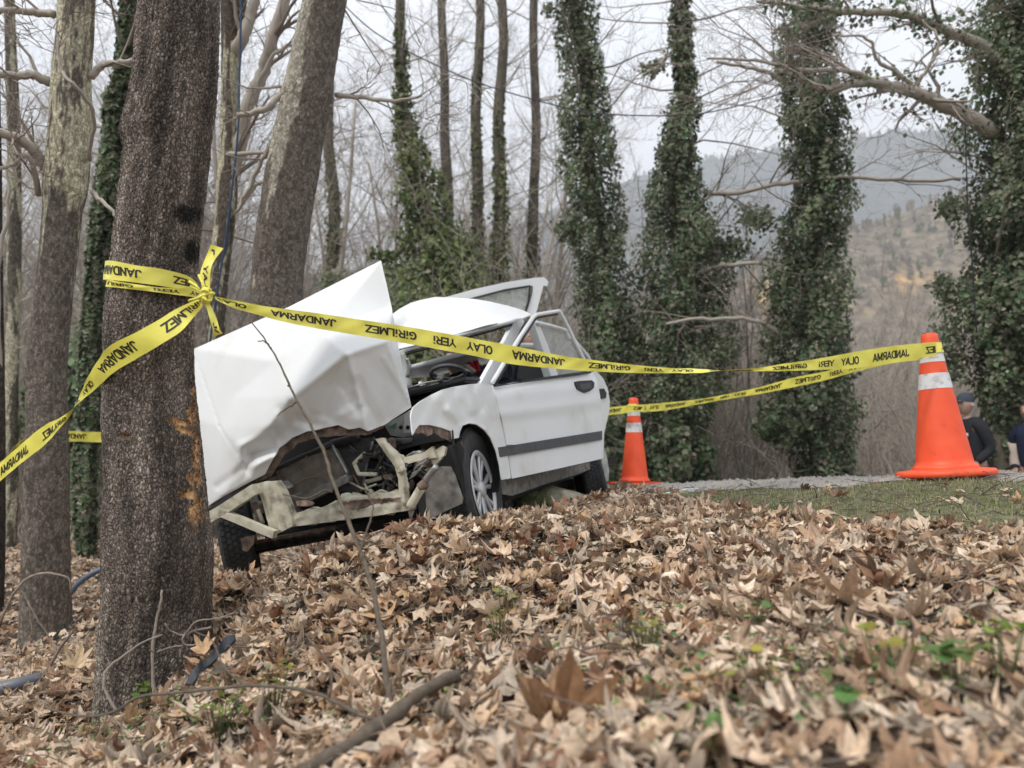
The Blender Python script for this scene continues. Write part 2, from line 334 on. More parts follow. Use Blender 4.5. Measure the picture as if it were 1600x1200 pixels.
GRASS = [tuple(P(px, py, d)[:2]) for px, py, d in ((985,782,4.8),(1060,795,4.2),(1180,806,3.45),(1300,818,3.1),(1420,828,2.85),(1600,842,2.6),(1800,850,2.45))]
GRASS = GRASS + [(4.5, 2.7)] + [tuple(p) for p in near_edge[4:42]][::1]
gp = np.array(GRASS); gx0, gy0 = gp.min(0); gx1, gy1 = gp.max(0); GGX, GGY = np.meshgrid(np.arange(gx0, gx1, .05), np.arange(gy0, gy1, .05)); gq = np.c_[GGX.ravel(), GGY.ravel()]; gi = in_poly(gq[:, 0], gq[:, 1], gp).reshape(GGX.shape)
gV = np.c_[gq, ground_z(gq)+.006]; gw = GGX.shape[1]; gF = np.array([(j*gw+i, j*gw+i+1, (j+1)*gw+i+1, (j+1)*gw+i) for j in range(gi.shape[0]-1) for i in range(gw-1) if gi[j, i] and gi[j, i+1] and gi[j+1, i] and gi[j+1, i+1]])
tag(obj('verge', gV, gF, M['moss']), 'mossy strip of verge between the leaf litter and the path', None, None, 'structure')
# small stones on the path
def scatter_pebbles(n):
    t = rng.integers(0, len(near_edge)-12, n); u = rng.random(n); xy = near_edge[t]*(1-u)[:, None]+far_edge[t]*u[:, None]+rng.normal(0, .1, (n, 2))
    o = np.array([(1, 0, 0), (-.5, .86, 0), (-.5, -.86, 0), (0, 0, .8)]); V = []; F = []
    z = ground_z(xy)
    s = rng.uniform(.006, .02, n); a = rng.random(n)*6.28
    for i in range(n):
        ca, sa = math.cos(a[i]), math.sin(a[i]); R = np.array([(ca, -sa, 0), (sa, ca, 0), (0, 0, 1)])
        V.append(o @ R.T*s[i]*rng.uniform(.7, 1.3, (4, 3))+[xy[i, 0], xy[i, 1], z[i]+.012])
        F += [(4*i, 4*i+1, 4*i+3), (4*i+1, 4*i+2, 4*i+3), (4*i+2, 4*i, 4*i+3)]
    return np.concatenate(V), np.array(F)
V_, F_ = scatter_pebbles(3500); tag(obj('gravel', V_, F_, M['gravel'], smooth=False), 'loose grey gravel scattered on the path', None, None, 'stuff')

# ------------------------------------------------------------------ leaves
def leaf_outline(full=True):
    half = [(-84, .14), (-58, .36), (-34, .50), (-14, .74), (-2, .60), (14, .44), (27, .70), (40, .98), (50, .80), (62, .50), (74, .74), (84, .88)] if full else [(-70, .3), (-14, .74), (14, .45), (40, .98), (62, .5)]
    pts = [(a, r) for a, r in half] + [(90, 1.12)] + [(180-a, r) for a, r in half[::-1]]
    return np.array([(r*math.sin(math.radians(a)), r*math.cos(math.radians(a))) for a, r in pts])   # (u along midrib, v lateral)
OUT_F, OUT_S = leaf_outline(True), leaf_outline(False)
def leaf_template(full):
    o = OUT_F if full else OUT_S; n = len(o)
    if full:
        V = np.vstack([[0, 0], o*.5, o]); F = [(0, 1+i, 1+(i+1) % n) for i in range(n)]
        for i in range(n): j = (i+1) % n; F += [(1+i, 1+n+i, 1+n+j), (1+i, 1+n+j, 1+j)]
        if full:   # stalk
            k = len(V); V = np.vstack([V, [(-.1, .012), (-.1, -.012), (-.75, 0.05)]]); F.append((k, k+1, k+2))
    else: V = np.vstack([[0, 0], o]); F = [(0, 1+i, 1+(i+1) % n) for i in range(n)]
    return V, np.array(F)
PAL = np.array([(.54,.405,.285), (.47,.35,.245), (.37,.245,.16), (.62,.50,.38), (.26,.15,.090), (.19,.098,.056), (.42,.34,.26), (.34,.28,.22), (.50,.33,.19), (.12,.074,.048)])
PW = np.array([.20,.17,.11,.18,.06,.05,.10,.06,.05,.02]); PW = PW/PW.sum()
def bake_leaves(pos, nrm_tilt, size, full, pal=PAL, pw=PW, curl=1.0, rr=rng):
    n = len(pos); T, F = leaf_template(full); k = len(T)
    u = np.repeat(T[None, :, 0], n, 0).copy(); v = np.repeat(T[None, :, 1], n, 0).copy()
    v *= rr.uniform(.7, 1.1, (n, 1)); u += rr.normal(0, .03, (n, k)); v += rr.normal(0, .03, (n, k)); rad = np.hypot(u, v)
    an_ = np.arctan2(v, u); fs = 1+.17*np.sin(2*an_+rr.uniform(0, 6.3, (n, 1)))+.16*np.sin(3*an_+rr.uniform(0, 6.3, (n, 1)))*rr.random((n, 1)); u = u*fs*rr.uniform(.85, 1.12, (n, 1)); v = v*fs; rad = np.hypot(u, v)
    z = rr.uniform(-.25, .65, (n, 1))*np.abs(v)*curl + rr.uniform(-.15, .5, (n, 1))*rad**3*curl + .12*np.sin(3*u+rr.uniform(0, 6, (n, 1)))*np.sin(4*v+rr.uniform(0, 6, (n, 1)))*curl + rr.normal(0, .025, (n, k))
    ph = rr.uniform(0, math.pi, (n, 1)); s = u*np.cos(ph)+v*np.sin(ph); q = -u*np.sin(ph)+v*np.cos(ph)
    rho = rr.uniform(.45, 2.6, (n, 1))/max(curl, .3)
    z2 = rho-(rho-z)*np.cos(s/rho); s2 = (rho-z)*np.sin(s/rho); u, v, z = s2*np.cos(ph)-q*np.sin(ph), s2*np.sin(ph)+q*np.cos(ph), z2
    L = np.stack([u, v, z], -1)*size[:, None, None]
    flip = rr.random(n) < .35; L[flip, :, 2] *= -1
    yaw = rr.random(n)*2*math.pi; cy, sy = np.cos(yaw), np.sin(yaw); Z = np.zeros(n); O = np.ones(n)
    Rz = np.array([[cy, -sy, Z], [sy, cy, Z], [Z, Z, O]]).transpose(2, 0, 1)
    ta = rr.random(n)*2*math.pi; tt = nrm_tilt; ax = np.stack([np.cos(ta), np.sin(ta), Z], -1); c, s_ = np.cos(tt), np.sin(tt)
    K = np.zeros((n, 3, 3)); K[:, 0, 1] = -ax[:, 2]; K[:, 0, 2] = ax[:, 1]; K[:, 1, 0] = ax[:, 2]; K[:, 1, 2] = -ax[:, 0]; K[:, 2, 0] = -ax[:, 1]; K[:, 2, 1] = ax[:, 0]
    Rt = np.eye(3)[None]+s_[:, None, None]*K+(1-c)[:, None, None]*(K@K)
    G = np.einsum('nij,nkj->nki', Rt@Rz, L); G[:, :, 2] -= np.minimum(0, np.percentile(G[:, :, 2], 18, axis=1))[:, None]
    G += pos[:, None, :]
    ci = rr.choice(len(pal), n, p=pw); C = 1.22*pal[ci][:, None, :]*rr.uniform(.78, 1.18, (n, 1, 1))*rr.uniform(.86, 1.12, (n, k, 1))
    if full: C[:, 0] *= 1.25; 
    return G, F, C
def flat(G, F, C):
    n, k, _ = G.shape; return G.reshape(-1, 3), (F[None]+np.arange(n)[:, None, None]*k).reshape(-1, 3), C.reshape(-1, 3)
def sample(n, x0, x1, y0, y1):
    xy = np.c_[rng.uniform(x0, x1, n), rng.uniform(y0, y1, n)]
    k = (np.abs(xy[:, 0]) < .72*xy[:, 1]+.7) & ~in_poly(xy[:, 0], xy[:, 1], ROAD)
    g_ = in_poly(xy[:, 0], xy[:, 1], GRASS); k &= ~g_ | (rng.random(n) < .02)
    k &= np.hypot(xy[:, 0]+1.40, xy[:, 1]-2.9) > .24
    xy = xy[k]; return np.c_[xy, ground_z(xy)]
near = sample(6600, -2.2, 2.6, .55, 2.4); mid = sample(17000, -3.4, 4.0, 2.4, 4.7); far = sample(19000, -7, 3.5, 4.7, 10.5)
bits = sample(27000, -2.6, 3.2, .6, 4.3)
sel = np.argsort(near[:, 1]); near = near[sel]
near[:, 2] += rng.uniform(-.008, .035, len(near)); mid[:, 2] += rng.uniform(-.012, .045, len(mid)); far[:, 2] += rng.uniform(-.01, .03, len(far)); bits[:, 2] += rng.uniform(0, .02, len(bits))
tl = lambda n, s=.42: np.abs(rng.normal(0, s, n)).clip(0, 1.45)
Gn, Fn, Cn = bake_leaves(near, tl(len(near), .25), .026+.048*rng.random(len(near))**1.4, True, curl=1.15)
pxn, pyn, dn = proj(near); vis = (pxn > -20) & (pxn < 1620) & (pyn < 1215) & (pyn > 0); order = np.argsort(np.where(vis, dn, 99))[:270]
keep = np.ones(len(near), bool); keep[order] = False
for i in order:
    o = obj('fallen_leaf', Gn[i], Fn, M['leaf'], ground, True, Cn[i])
parts = [flat(Gn[keep], Fn, Cn[keep])]
G_, F__, C_ = bake_leaves(mid[:9000], tl(9000, .36), .024+.046*rng.random(9000)**1.4, True, curl=1.2); parts.append(flat(G_, F__, C_))
G_, F__, C_ = bake_leaves(mid[9000:], tl(len(mid)-9000, .38), rng.uniform(.020, .048, len(mid)-9000), False, curl=1.2); parts.append(flat(G_, F__, C_))
G_, F__, C_ = bake_leaves(far, tl(len(far), .5), rng.uniform(.035, .07, len(far)), False, curl=1.2); parts.append(flat(G_, F__, C_))
G_, F__, C_ = bake_leaves(bits, tl(len(bits), .7), rng.uniform(.009, .028, len(bits)), False); parts.append(flat(G_, F__, C_))
VV, FF, CC, n0 = [], [], [], 0
for v, f, c in parts: VV.append(v); FF.append(f+n0); CC.append(c); n0 += len(v)
litter = obj('leaf_litter', np.concatenate(VV), np.concatenate(FF), M['leaf'], None, True, np.concatenate(CC)); tag(litter, 'deep brown and tan dry plane leaves covering the bank', None, None, 'stuff')

# ------------------------------------------------------------------ hills and far woods
HV = []
def hill(name, x0, x1, y, depth, prof, m, label, seed, nx=160, ny=30, rough=1.0):
    xs = np.linspace(x0, x1, nx); V = []
    px = np.array([p[0] for p in prof], float); pz = np.array([p[1] for p in prof], float)
    crest = np.interp(xs, px, pz)
    for j in range(ny):
        t = j/(ny-1)
        for i in range(nx):
            n = mnoise.fractal(Vector((xs[i]*3.0/depth+seed, t*2.5, seed)), 1, 2, 5)*rough
            h = crest[i]*smooth01(t*1.02)+n*crest[i]*.09*math.sin(min(1, t)*math.pi*.9+.15)
            V.append((xs[i], y+depth*t, -3+h))
    F = np.array([(j*nx+i, j*nx+i+1, (j+1)*nx+i+1, (j+1)*nx+i) for j in range(ny-1) for i in range(nx-1)])
    V = np.array(V); x_, y_, _ = proj(V); nn = np.array([mnoise.fractal(Vector((a*.045, b*.03, seed)), 1, 2, 5) for a, b in zip(V[:, 0], V[:, 1])]); K = np.ones((len(V), 3))
    if seed == 8: k = np.clip((nn+.15)*3, 0, 1)*np.exp(-((V[:, 2]-78)/9.)**2)*(V[:, 0] > 120); K = K*(1-k[:, None])+k[:, None]*np.array([2.6, 2.0, 1.25])
    HV.append(V.reshape(ny, nx, 3)); return tag(obj(name, V, F, m, None, True, K), label, None, None, 'structure')
M['hillfar'] = mat('distant_forest', ramp=([(.35, (.055, .075, .085)), (.65, (.12, .135, .14))], .035, 10), rough=1, spec=0, bump=('noise', .06, 1.0), dist=12)
M['hillnear'] = mat('bare_hillside', ramp=([(.35, (.13, .11, .09)), (.5, (.21, .18, .145)), (.66, (.30, .25, .18))], .22, 12), attr=True, rough=1, spec=0, bump=('noise', .3, 1.0), dist=3)
M['meadow'] = mat('dry_meadow', ramp=([(.35, (.42, .28, .13)), (.62, (.60, .44, .24))], .12, 8), rough=1, spec=0)
def zpx(py, y): return (715.5-py)/FPX*y*1.01+3     # crest height above -3 m for a ridge seen at photograph row py
def xpx(px, y): return (px-800)/FPX*y*1.02
Y1 = 1500
hill('hill', -1500, 2200, 1000, 520, [(-1500, zpx(520, Y1)), (xpx(300, Y1), zpx(470, Y1)), (xpx(700, Y1), zpx(400, Y1)), (xpx(860, Y1), zpx(330, Y1)), (xpx(1000, Y1), zpx(270, Y1)), (xpx(1100, Y1), zpx(246, Y1)), (xpx(1220, Y1), zpx(230, Y1)), (xpx(1330, Y1), zpx(200, Y1)), (xpx(1500, Y1), zpx(200, Y1)), (xpx(1600, Y1), zpx(215, Y1)), (2200, zpx(300, Y1))], M['hillfar'], 'distant blue forested hill under a pale sky', 3, 200, 40, 1.2)
Y2 = 420
hill('hill', -420, 620, 250, 175, [(-420, zpx(560, Y2)), (xpx(500, Y2), zpx(540, Y2)), (xpx(900, Y2), zpx(520, Y2)), (xpx(1150, Y2), zpx(430, Y2)), (xpx(1300, Y2), zpx(365, Y2)), (xpx(1400, Y2), zpx(335, Y2)), (xpx(1600, Y2), zpx(285, Y2)), (620, zpx(270, Y2))], M['hillnear'], 'nearer bare brown hillside sloping up behind the ivy trees', 8, 160, 30, 1.0)

def slope_woods(H, n, hgt, size, seed, pal, x0, label):
    r = np.random.default_rng(seed); ny_, nx_ = H.shape[:2]; V = []; K = []
    j = r.integers(2, ny_-1, n); i = r.integers(1, nx_-1, n); B = H[j, i]+np.c_[r.normal(0, 3, n), r.normal(0, 3, n), np.zeros(n)]; B = B[B[:, 0] > x0]
    k = 16; P_ = np.repeat(B, k, 0); t = r.random(len(P_)); a = r.random(len(P_))*6.28; w_ = hgt*.30*np.sin(np.clip(t, .08, 1)*2.7); P_ = P_+np.c_[np.cos(a)*w_*r.random(len(P_)), np.sin(a)*w_*.6, t*hgt*r.uniform(.7, 1.2, len(P_))]
    c = np.repeat(np.array(pal)[r.integers(0, len(pal), len(B))], k, 0)*r.uniform(.7, 1.3, (len(P_), 1)); q = np.array([(0, 0, .9), (.5, 0, 0), (0, 0, -.9), (-.5, .2, 0)])
    V = (P_[:, None]+q[None]*size*r.uniform(.5, 1.2, (len(P_), 1, 1))).reshape(-1, 3); F = np.array([(0, 1, 2, 3)])+np.arange(len(P_))[:, None]*4
    tag(obj('far_woods', V, F, M['bark_far'], None, False, np.repeat(c, 4, 0)), label, None, None, 'stuff')
slope_woods(HV[1], 3600, 5.5, 1.3, 5, [(.24,.205,.17), (.30,.26,.21), (.20,.175,.15), (.12,.15,.08), (.34,.29,.22)], 60, 'bare brown woods covering the nearer hillside')
slope_woods(HV[0], 6500, 9, 3.2, 6, [(.12,.13,.11), (.17,.16,.14), (.08,.11,.08)], 100, 'far dark woods along the ridge of the distant hill')
# ------------------------------------------------------------------ trees
def seg_tubes(segs, n):
    """many tapered tubes at once: segs (p0, p1, r0, r1)"""
    A = np.array([s[0] for s in segs]); B = np.array([s[1] for s in segs]); r0 = np.array([s[2] for s in segs]); r1 = np.array([s[3] for s in segs])
    T = B-A; T /= np.linalg.norm(T, axis=1)[:, None]+1e-9; up = np.where(np.abs(T[:, 2:3]) < .9, [[0, 0, 1.]], [[1., 0, 0]])
    N = np.cross(T, up); N /= np.linalg.norm(N, axis=1)[:, None]; Bn = np.cross(T, N)
    a = np.arange(n)*2*math.pi/n; ring = np.cos(a)[None, :, None]*N[:, None]+np.sin(a)[None, :, None]*Bn[:, None]
    V = np.concatenate([A[:, None]+ring*r0[:, None, None], B[:, None]+ring*r1[:, None, None]], 1).reshape(-1, 3)
    k = np.arange(n); q = np.stack([k, (k+1) % n, (k+1) % n+n, k+n], -1)
    return V, (q[None]+np.arange(len(segs))[:, None, None]*2*n).reshape(-1, 4)
def grow(segs, p, d, L, r, lvl, rr, maxl, wig=.16, up=.04, kids=(3, 5), spread=(.45, 1.0)):
    ns = 4 if lvl < maxl else 3; p = np.array(p, float); d = np.array(d, float); q = [(p, d, r)]
    for i in range(ns):
        d = d+rr.normal(0, wig, 3); d[2] += up; d /= np.linalg.norm(d); p2 = p+d*L/ns; r2 = r*(1-.72*(i+1)/ns) if lvl else r*(1-.6*(i+1)/ns)
        r1_ = r*(1-.72*i/ns) if lvl else r*(1-.6*i/ns); segs.append((p, p2, max(r1_, .0022), max(r2, .0018))); p = p2; q.append((p, d, r2))
    if lvl >= maxl: return
    for j in range(rr.integers(kids[0], kids[1]+1)):
        t = rr.uniform(.18 if lvl else .3, 1.0)*ns; i = min(int(t), ns-1); a, b = q[i], q[i+1]; f = t-i
        o = a[0]*(1-f)+b[0]*f; ax = rr.normal(0, 1, 3); ax -= ax.dot(a[1])*a[1]; ax /= np.linalg.norm(ax); an = rr.uniform(*spread)
        grow(segs, o, a[1]*math.cos(an)+ax*math.sin(an), L*rr.uniform(.38, .62), max(.0035, (a[2]*(1-f)+b[2]*f)*rr.uniform(.45, .65)), lvl+1, rr, maxl, wig*1.15, up, kids, spread)
def trunk_vf(rows, n=40, step=.06, flare=0):
    """rows of (centre xyz, radius) -> tube with rings, returns V, F and per-vertex (theta, arclength)"""
    r_ = crom(rows, 6); s = np.r_[0, np.cumsum(np.linalg.norm(np.diff(r_[:, :3], axis=0), axis=1))]; k = max(4, int(s[-1]/step)); t = np.linspace(0, s[-1], k)
    C = np.stack([np.interp(t, s, r_[:, i]) for i in range(4)], -1); a = np.arange(n)*2*math.pi/n
    V = np.stack([C[:, None, 0]+C[:, None, 3]*np.cos(a), C[:, None, 1]+C[:, None, 3]*np.sin(a), np.repeat(C[:, None, 2], n, 1)], -1).reshape(-1, 3)
    i = np.arange(k-1)[:, None]*n; j = np.arange(n)[None]; F = np.stack([i+j, i+(j+1) % n, i+n+(j+1) % n, i+n+j], -1).reshape(-1, 4)
    nrm = np.stack([np.tile(np.cos(a), k), np.tile(np.sin(a), k), np.zeros(k*n)], -1)
    return V, F, np.tile(a, k), np.repeat(t, n), nrm, C
def rows_px(lst, d):
    """silhouette rows (py, x left, x right) -> centres and radii of round trunks at depth d (a trunk seen off axis looks wider, allowed for here)"""
    out = []
    for y, xl, xr in lst:
        dd = d if np.isscalar(d) else np.interp(y, d[0], d[1]); aL, aR = math.atan((xl-800)/FPX), math.atan((xr-800)/FPX); am, h = (aL+aR)/2, (aR-aL)/2
        out.append(list(P(800+FPX*math.tan(am), y, dd))+[dd/math.cos(am)*math.sin(h)])
    return np.array(out)
D0 = 2.95
MAIN = [(1185,128,352),(1130,138,345),(1082,143,338),(1035,147,335),(987,149,330),(940,154,329),(864,154,332),(826,154,327),(750,158,320),(655,156,311),(600,158,306),(560,160,304),(500,161,305),(450,168,308),(385,177,313),(315,185,320),(245,194,329),(227,190,329),(210,189,332),(157,203,338),(105,210,341),(35,215,343),(-40,217,344),(-150,225,342),(-420,240,336)]
r_main = rows_px(MAIN, D0); r_main[:, 3] -= .004
Vt, Ft, th, al, nr, Ct = trunk_vf(r_main, 300, .006)
big = al > 3.15       # upper, unseen part may stay coarse: thin it by leaving displacement small
circ = 64; cellh = .017
gr = cell_groove(th/(2*math.pi)*circ+.35*np.sin(al*9), al/cellh+.4*np.sin(th*7+al*6), 3, circ)
lo_ = np.array([mnoise.noise(Vector((math.cos(t)*1.3, math.sin(t)*1.3, a*2.0))) for t, a in zip(th[::300].repeat(1), al[::300])])
lf = np.repeat(lo_, 300)[:len(th)]
big_n = .0035*np.sin(3*th+al*1.1)+.004*np.sin(7*th-al*2.3)
r2g = np.random.default_rng(5); plate = smooth01(gr/.28)
cx, cy, cz = Vt.T; pxv, pyv, dv = proj(Vt)
front = (dv < D0+.06)
def blob(cx_, cy_, rx, ry, ang=0):
    ca, sa = math.cos(ang), math.sin(ang); x = pxv-cx_; y = pyv-cy_
    return np.clip(1.35-np.hypot((x*ca+y*sa)/rx, (-x*sa+y*ca)/ry), 0, 1)
hi = np.array([mnoise.fractal(Vector((math.cos(t)*14, math.sin(t)*14, a*22)), 1, 2, 3) for t, a in zip(th, al)]) if True else 0
wound = np.maximum.reduce([blob(302,648,11,22), blob(284,660,17,5,.25), blob(290,674,15,5,.3), blob(301,610,6,16)*.9, blob(296,772,17,8,-.2)*.9, blob(306,800,12,24,.1), blob(307,715,8,50)*1.0, blob(300,750,9,10)*.8, blob(195,682,10,5)*.42])
hf = np.zeros(len(th)); iw_ = np.where(wound > .02)[0]
hf[iw_] = [mnoise.fractal(Vector((math.cos(th[i])*22, math.sin(th[i])*22, al[i]*38)), 1, 2, 4) for i in iw_]
mask = smooth01((wound*1.25+hi*.7+hf*1.1-.38)*3.2)*front*(wound > .02)
disp = big_n+plate*.0035*(1-.9*mask)+hi*.0045-.012*mask
Vt = Vt+nr*disp[:, None]
tone = np.stack([.190+.02*plate, .157+.016*plate, .131+.013*plate], -1)*(1+.30*hi[:, None])
patch = np.array([mnoise.fractal(Vector((math.cos(t)*2.2, math.sin(t)*2.2, a*2.4+4)), 1, 2, 3) for t, a in zip(th, al)])
tone *= (1+.8*np.clip(patch, -.6, .8))[:, None]; tone += np.clip(patch-.2, 0, 1)[:, None]*np.array([.05, .05, .045])
spray = np.clip(np.maximum(blob(290,335,21,17), blob(298,395,13,18))*2.5+hi*.8-.6, 0, 1)*front
tone = tone*(1-spray[:, None]*.9)+np.array([.006, .008, .008])*spray[:, None]
moss = np.clip((pyv-880)/200, 0, 1)*np.clip(patch+.2, 0, 1); tone += moss[:, None]*np.array([.0, .012, .0])
base = Ct[0][:3].copy()
tree = empty('plane_tree', base, 'thick dark trunk wrapped in yellow tape with orange gouges from the crash', 'tree')
trk = obj('trunk', Vt, Ft, M['bark'], tree, True, np.clip(tone, .004, 1))
ma = trk.data.attributes.new('mask', 'FLOAT', 'POINT'); ma.data.foreach_set('value', mask.astype(np.float32))
# torn splinters in the wounds
mb = MB(); rs = np.random.default_rng(11)
cand = np.where((mask > .6) & (dv < D0+.04))[0]
for i in rs.choice(cand, 70):
    p = Vt[i]; n_ = nr[i]; d_ = n_*rs.uniform(.2, .8)+np.array([rs.normal(0, .3), rs.normal(0, .2), rs.choice([-1, 1])*rs.uniform(.4, 1.2)]); L = rs.uniform(.012, .045)
    d_ /= np.linalg.norm(d_); sd_ = np.cross(d_, n_); sd_ /= np.linalg.norm(sd_); w_ = rs.uniform(.0015, .004)
    mb.add([p-sd_*w_-n_*.003, p+sd_*w_-n_*.003, p+n_*.004, p+d_*L], [(0, 1, 3), (1, 2, 3), (2, 0, 3)])
M['wood'] = mat('torn_wood', ramp=([(.3, (.36, .14, .05)), (.7, (.80, .50, .26))], 60), rough=.8)
tag(obj('torn_wood', *mb.out(), M['wood'], tree, False), kind='stuff')
segs = []
rr = np.random.default_rng(21)
for k in range(7): grow(segs, Ct[-1][:3]+[0, 0, -.1*k], [rr.normal(0, .6), rr.normal(0, .6), .8], 3.5, .09, 1, rr, 4)
tag(obj('crown', *seg_tubes(segs, 4), M['twig_far'], tree), kind='stuff')

def px_limb(pts, w0, w1, n=7, k=6):
    c = crom([list(P(a, b, d)) for a, b, d in pts], k); dm = np.mean([p[2] for p in pts])
    rad = np.linspace(w0, w1, len(c))/2/FPX*dm; c = c+rng.normal(0, .0025*dm/3, c.shape); return c, rad
def limb_with_twigs(pts, w0, w1, seed, ntw=6, Ltw=.5, lv=2, maxl=4, wig=.2, up=.03):
    c, rad = px_limb(pts, w0, w1); V, F = tube_vf(c, rad, 7); rr = np.random.default_rng(seed); segs = []
    for _ in range(ntw):
        i = rr.integers(2, len(c)-1); t = c[i]-c[i-1]; t /= np.linalg.norm(t); ax = rr.normal(0, 1, 3); ax -= ax.dot(t)*t; ax /= np.linalg.norm(ax); an = rr.uniform(.4, 1.0)
        grow(segs, c[i], t*math.cos(an)+ax*math.sin(an), Ltw*rr.uniform(.6, 1.4), max(rad[i]*.45, .003), lv, rr, maxl, wig, up)
    return V, F, segs
def tri_quads(F): return [tuple(f) for f in F]
def plane_trunk(name, sil, d, label, pal, limbs, seed, patchy, group=None, limb_mat=None, crown=True, twig='twig_far', Ltw=.6, n=72, step=.02):
    r_ = rows_px(sil, d); V, F, th, al, nr, C = trunk_vf(r_, n, step); R = r_[:, 3].mean()
    seedv = seed*3.1; pn = np.array([mnoise.fractal(Vector((math.cos(t)*2.2*R/.2+seedv, math.sin(t)*2.2*R/.2, a*1.6)), 1, 2, 4) for t, a in zip(th, al)])
    pxv, pyv, dv = proj(V); up = patchy(pxv, pyv); fine = np.array([mnoise.noise(Vector((math.cos(t)*9+seedv, math.sin(t)*9, a*14))) for t, a in zip(th, al)])
    m_ = smooth01((pn*1.1+up+fine*.45-.12)*5)[:, None]; f2 = (1+.35*fine)[:, None]
    col = (np.array(pal[0])*(1-m_)+np.array(pal[1])*m_)*f2
    V = V+nr*((.012*np.sin(3*th+al*1.3)+.006*fine*(1-m_[:, 0])+.012*pn-.004*m_[:, 0]))[:, None]*R/.2
    root = empty('plane_tree', C[0][:3], label, 'tree', group); obj('trunk', V, F, M['bark_plane'], root, True, np.clip(col, .01, 1))
    alls = []
    for k, (pts, w0, w1, nt_) in enumerate(limbs):
        Vl, Fl, sg = limb_with_twigs(pts, w0, w1, seed*10+k, nt_, Ltw); obj('branch', Vl, Fl, M[limb_mat or 'twig_pale'], root); alls += sg
    if crown:
        rr = np.random.default_rng(seed)
        for k in range(8): grow(alls, C[-1][:3]-[0, 0, .12*k], [rr.normal(0, .7), rr.normal(0, .7), .7], 3.2, R*.35, 1, rr, 4)
    if alls: tag(obj('crown', *seg_tubes(alls, 3), M[twig], root), kind='stuff')
    return root
DK = (.195, .165, .136); CR_ = (.56, .52, .37); GY = (.27, .245, .20)
plane_trunk('t', [(1060,18,130),(1010,22,122),(960,28,112),(850,32,108),(700,40,108),(600,42,106),(500,50,112),(400,60,122),(330,66,130),(290,66,140),(240,70,142),(180,75,145),(120,78,142),(60,84,146),(0,88,148),(-80,92,150),(-400,100,145),(-1100,115,135)], 5.2,
    'tall mottled trunk with peeling cream bark standing left of the taped tree', (DK, CR_), [
    ([(72,262,5.2),(50,232,5.1),(22,215,5.0),(-10,205,4.9)], 20, 12, 5), ([(78,128,5.2),(50,118,5.15),(20,118,5.1),(-30,112,5.0)], 16, 10, 5), ([(85,22,5.2),(60,20,5.2),(30,18,5.1),(-20,14,5)], 13, 9, 4),
    ([(60,305,5.2),(45,245,5.0),(20,256,5.0),(-20,272,4.9)], 10, 5, 3), ([(140,120,5.2),(165,100,5.2),(190,98,5.2),(215,95,5.2)], 12, 8, 3), ([(140,250,5.2),(146,180,4.9),(118,135,4.7),(96,110,4.7),(92,60,4.7)], 7, 4, 4), ([(145,300,5.2),(170,325,5.1),(190,345,5.1),(215,360,5.1)], 7, 4, 3)], 1,
    lambda x, y: np.clip((320-y)/220, -1, .5)-.18+.8*np.exp(-((y-298)/18)**2-((x-115)/22)**2))
plane_trunk('t', [(700,382,470),(600,384,470),(500,388,472),(430,392,472),(350,402,485),(250,420,502),(150,442,520),(60,462,532),(0,474,542),(-90,492,560),(-400,545,600),(-900,600,640)], 6.3,
    'leaning grey brown trunk with a pale peeled strip rising behind the crumpled hood', (DK, (.50, .46, .37)), [
    ([(455,120,6.3),(430,160,6.2),(400,175,6.2),(372,182,6.2)], 12, 8, 4), ([(430,215,6.3),(410,250,6.3),(385,300,6.3),(370,330,6.3)], 9, 5, 2), ([(525,150,6.3),(570,152,6.2),(610,158,6.1),(660,150,6.0)], 9, 4, 5)], 2,
    lambda x, y: 1.15-np.abs(x-(474-(y)*.17))/(19-y*.03)-smooth01((y-230)/90)*1.2)
plane_trunk('t', [(760,318,352),(600,322,352),(480,322,354),(400,330,362),(320,338,372),(240,342,372),(160,345,372),(80,345,378),(0,342,385),(-60,340,392),(-300,330,380),(-900,300,330)], 7.6,
    'pale plane trunk with forked limbs rising behind the taped tree', ((.14, .115, .09), CR_), [
    ([(348,300,7.6),(372,240,7.6),(385,170,7.5),(412,110,7.5),(425,60,7.4),(445,0,7.4),(470,-80,7.4)], 24, 15, 6), ([(362,90,7.6),(378,60,7.5),(392,20,7.5),(405,-40,7.5)], 22, 14, 4), ([(345,240,7.6),(380,240,7.4),(425,238,7.3),(455,230,7.2)], 8, 5, 3), ([(372,330,7.6),(400,290,7.5),(430,285,7.5),(470,280,7.5)], 7, 4, 3), ([(385,165,7.5),(430,85,7.4),(470,68,7.4),(520,60,7.3)], 7, 4, 4)], 3,
    lambda x, y: np.full_like(y, .12))
plane_trunk('t', [(900,2,22),(800,4,28),(600,6,30),(400,10,34),(200,10,32),(0,6,24),(-200,4,22),(-700,2,14)], 9.5,
    'slim mottled pale trunk at the edge of the wood beyond the forked branch', ((.16, .14, .11), CR_), [([(20,330,9.5),(-10,300,9.4),(-60,290,9.3)], 8, 5, 3)], 4, lambda x, y: np.full_like(y, .1), n=32, step=.05)
plane_trunk('t', [(960,-42,6),(850,-30,8),(700,-22,9),(550,-25,8),(400,-30,5),(200,-34,2),(0,-40,-6),(-300,-50,-16)], 6.0,
    'dark trunk cut by the edge of the picture beside the loose tape end', ((.06, .05, .042), (.10, .085, .07)), [([(0,600,6.0),(-2,420,5.9),(12,330,5.9),(10,250,5.9)], 8, 4, 2)], 5, lambda x, y: np.full_like(y, -.2), n=32, step=.05, crown=False)

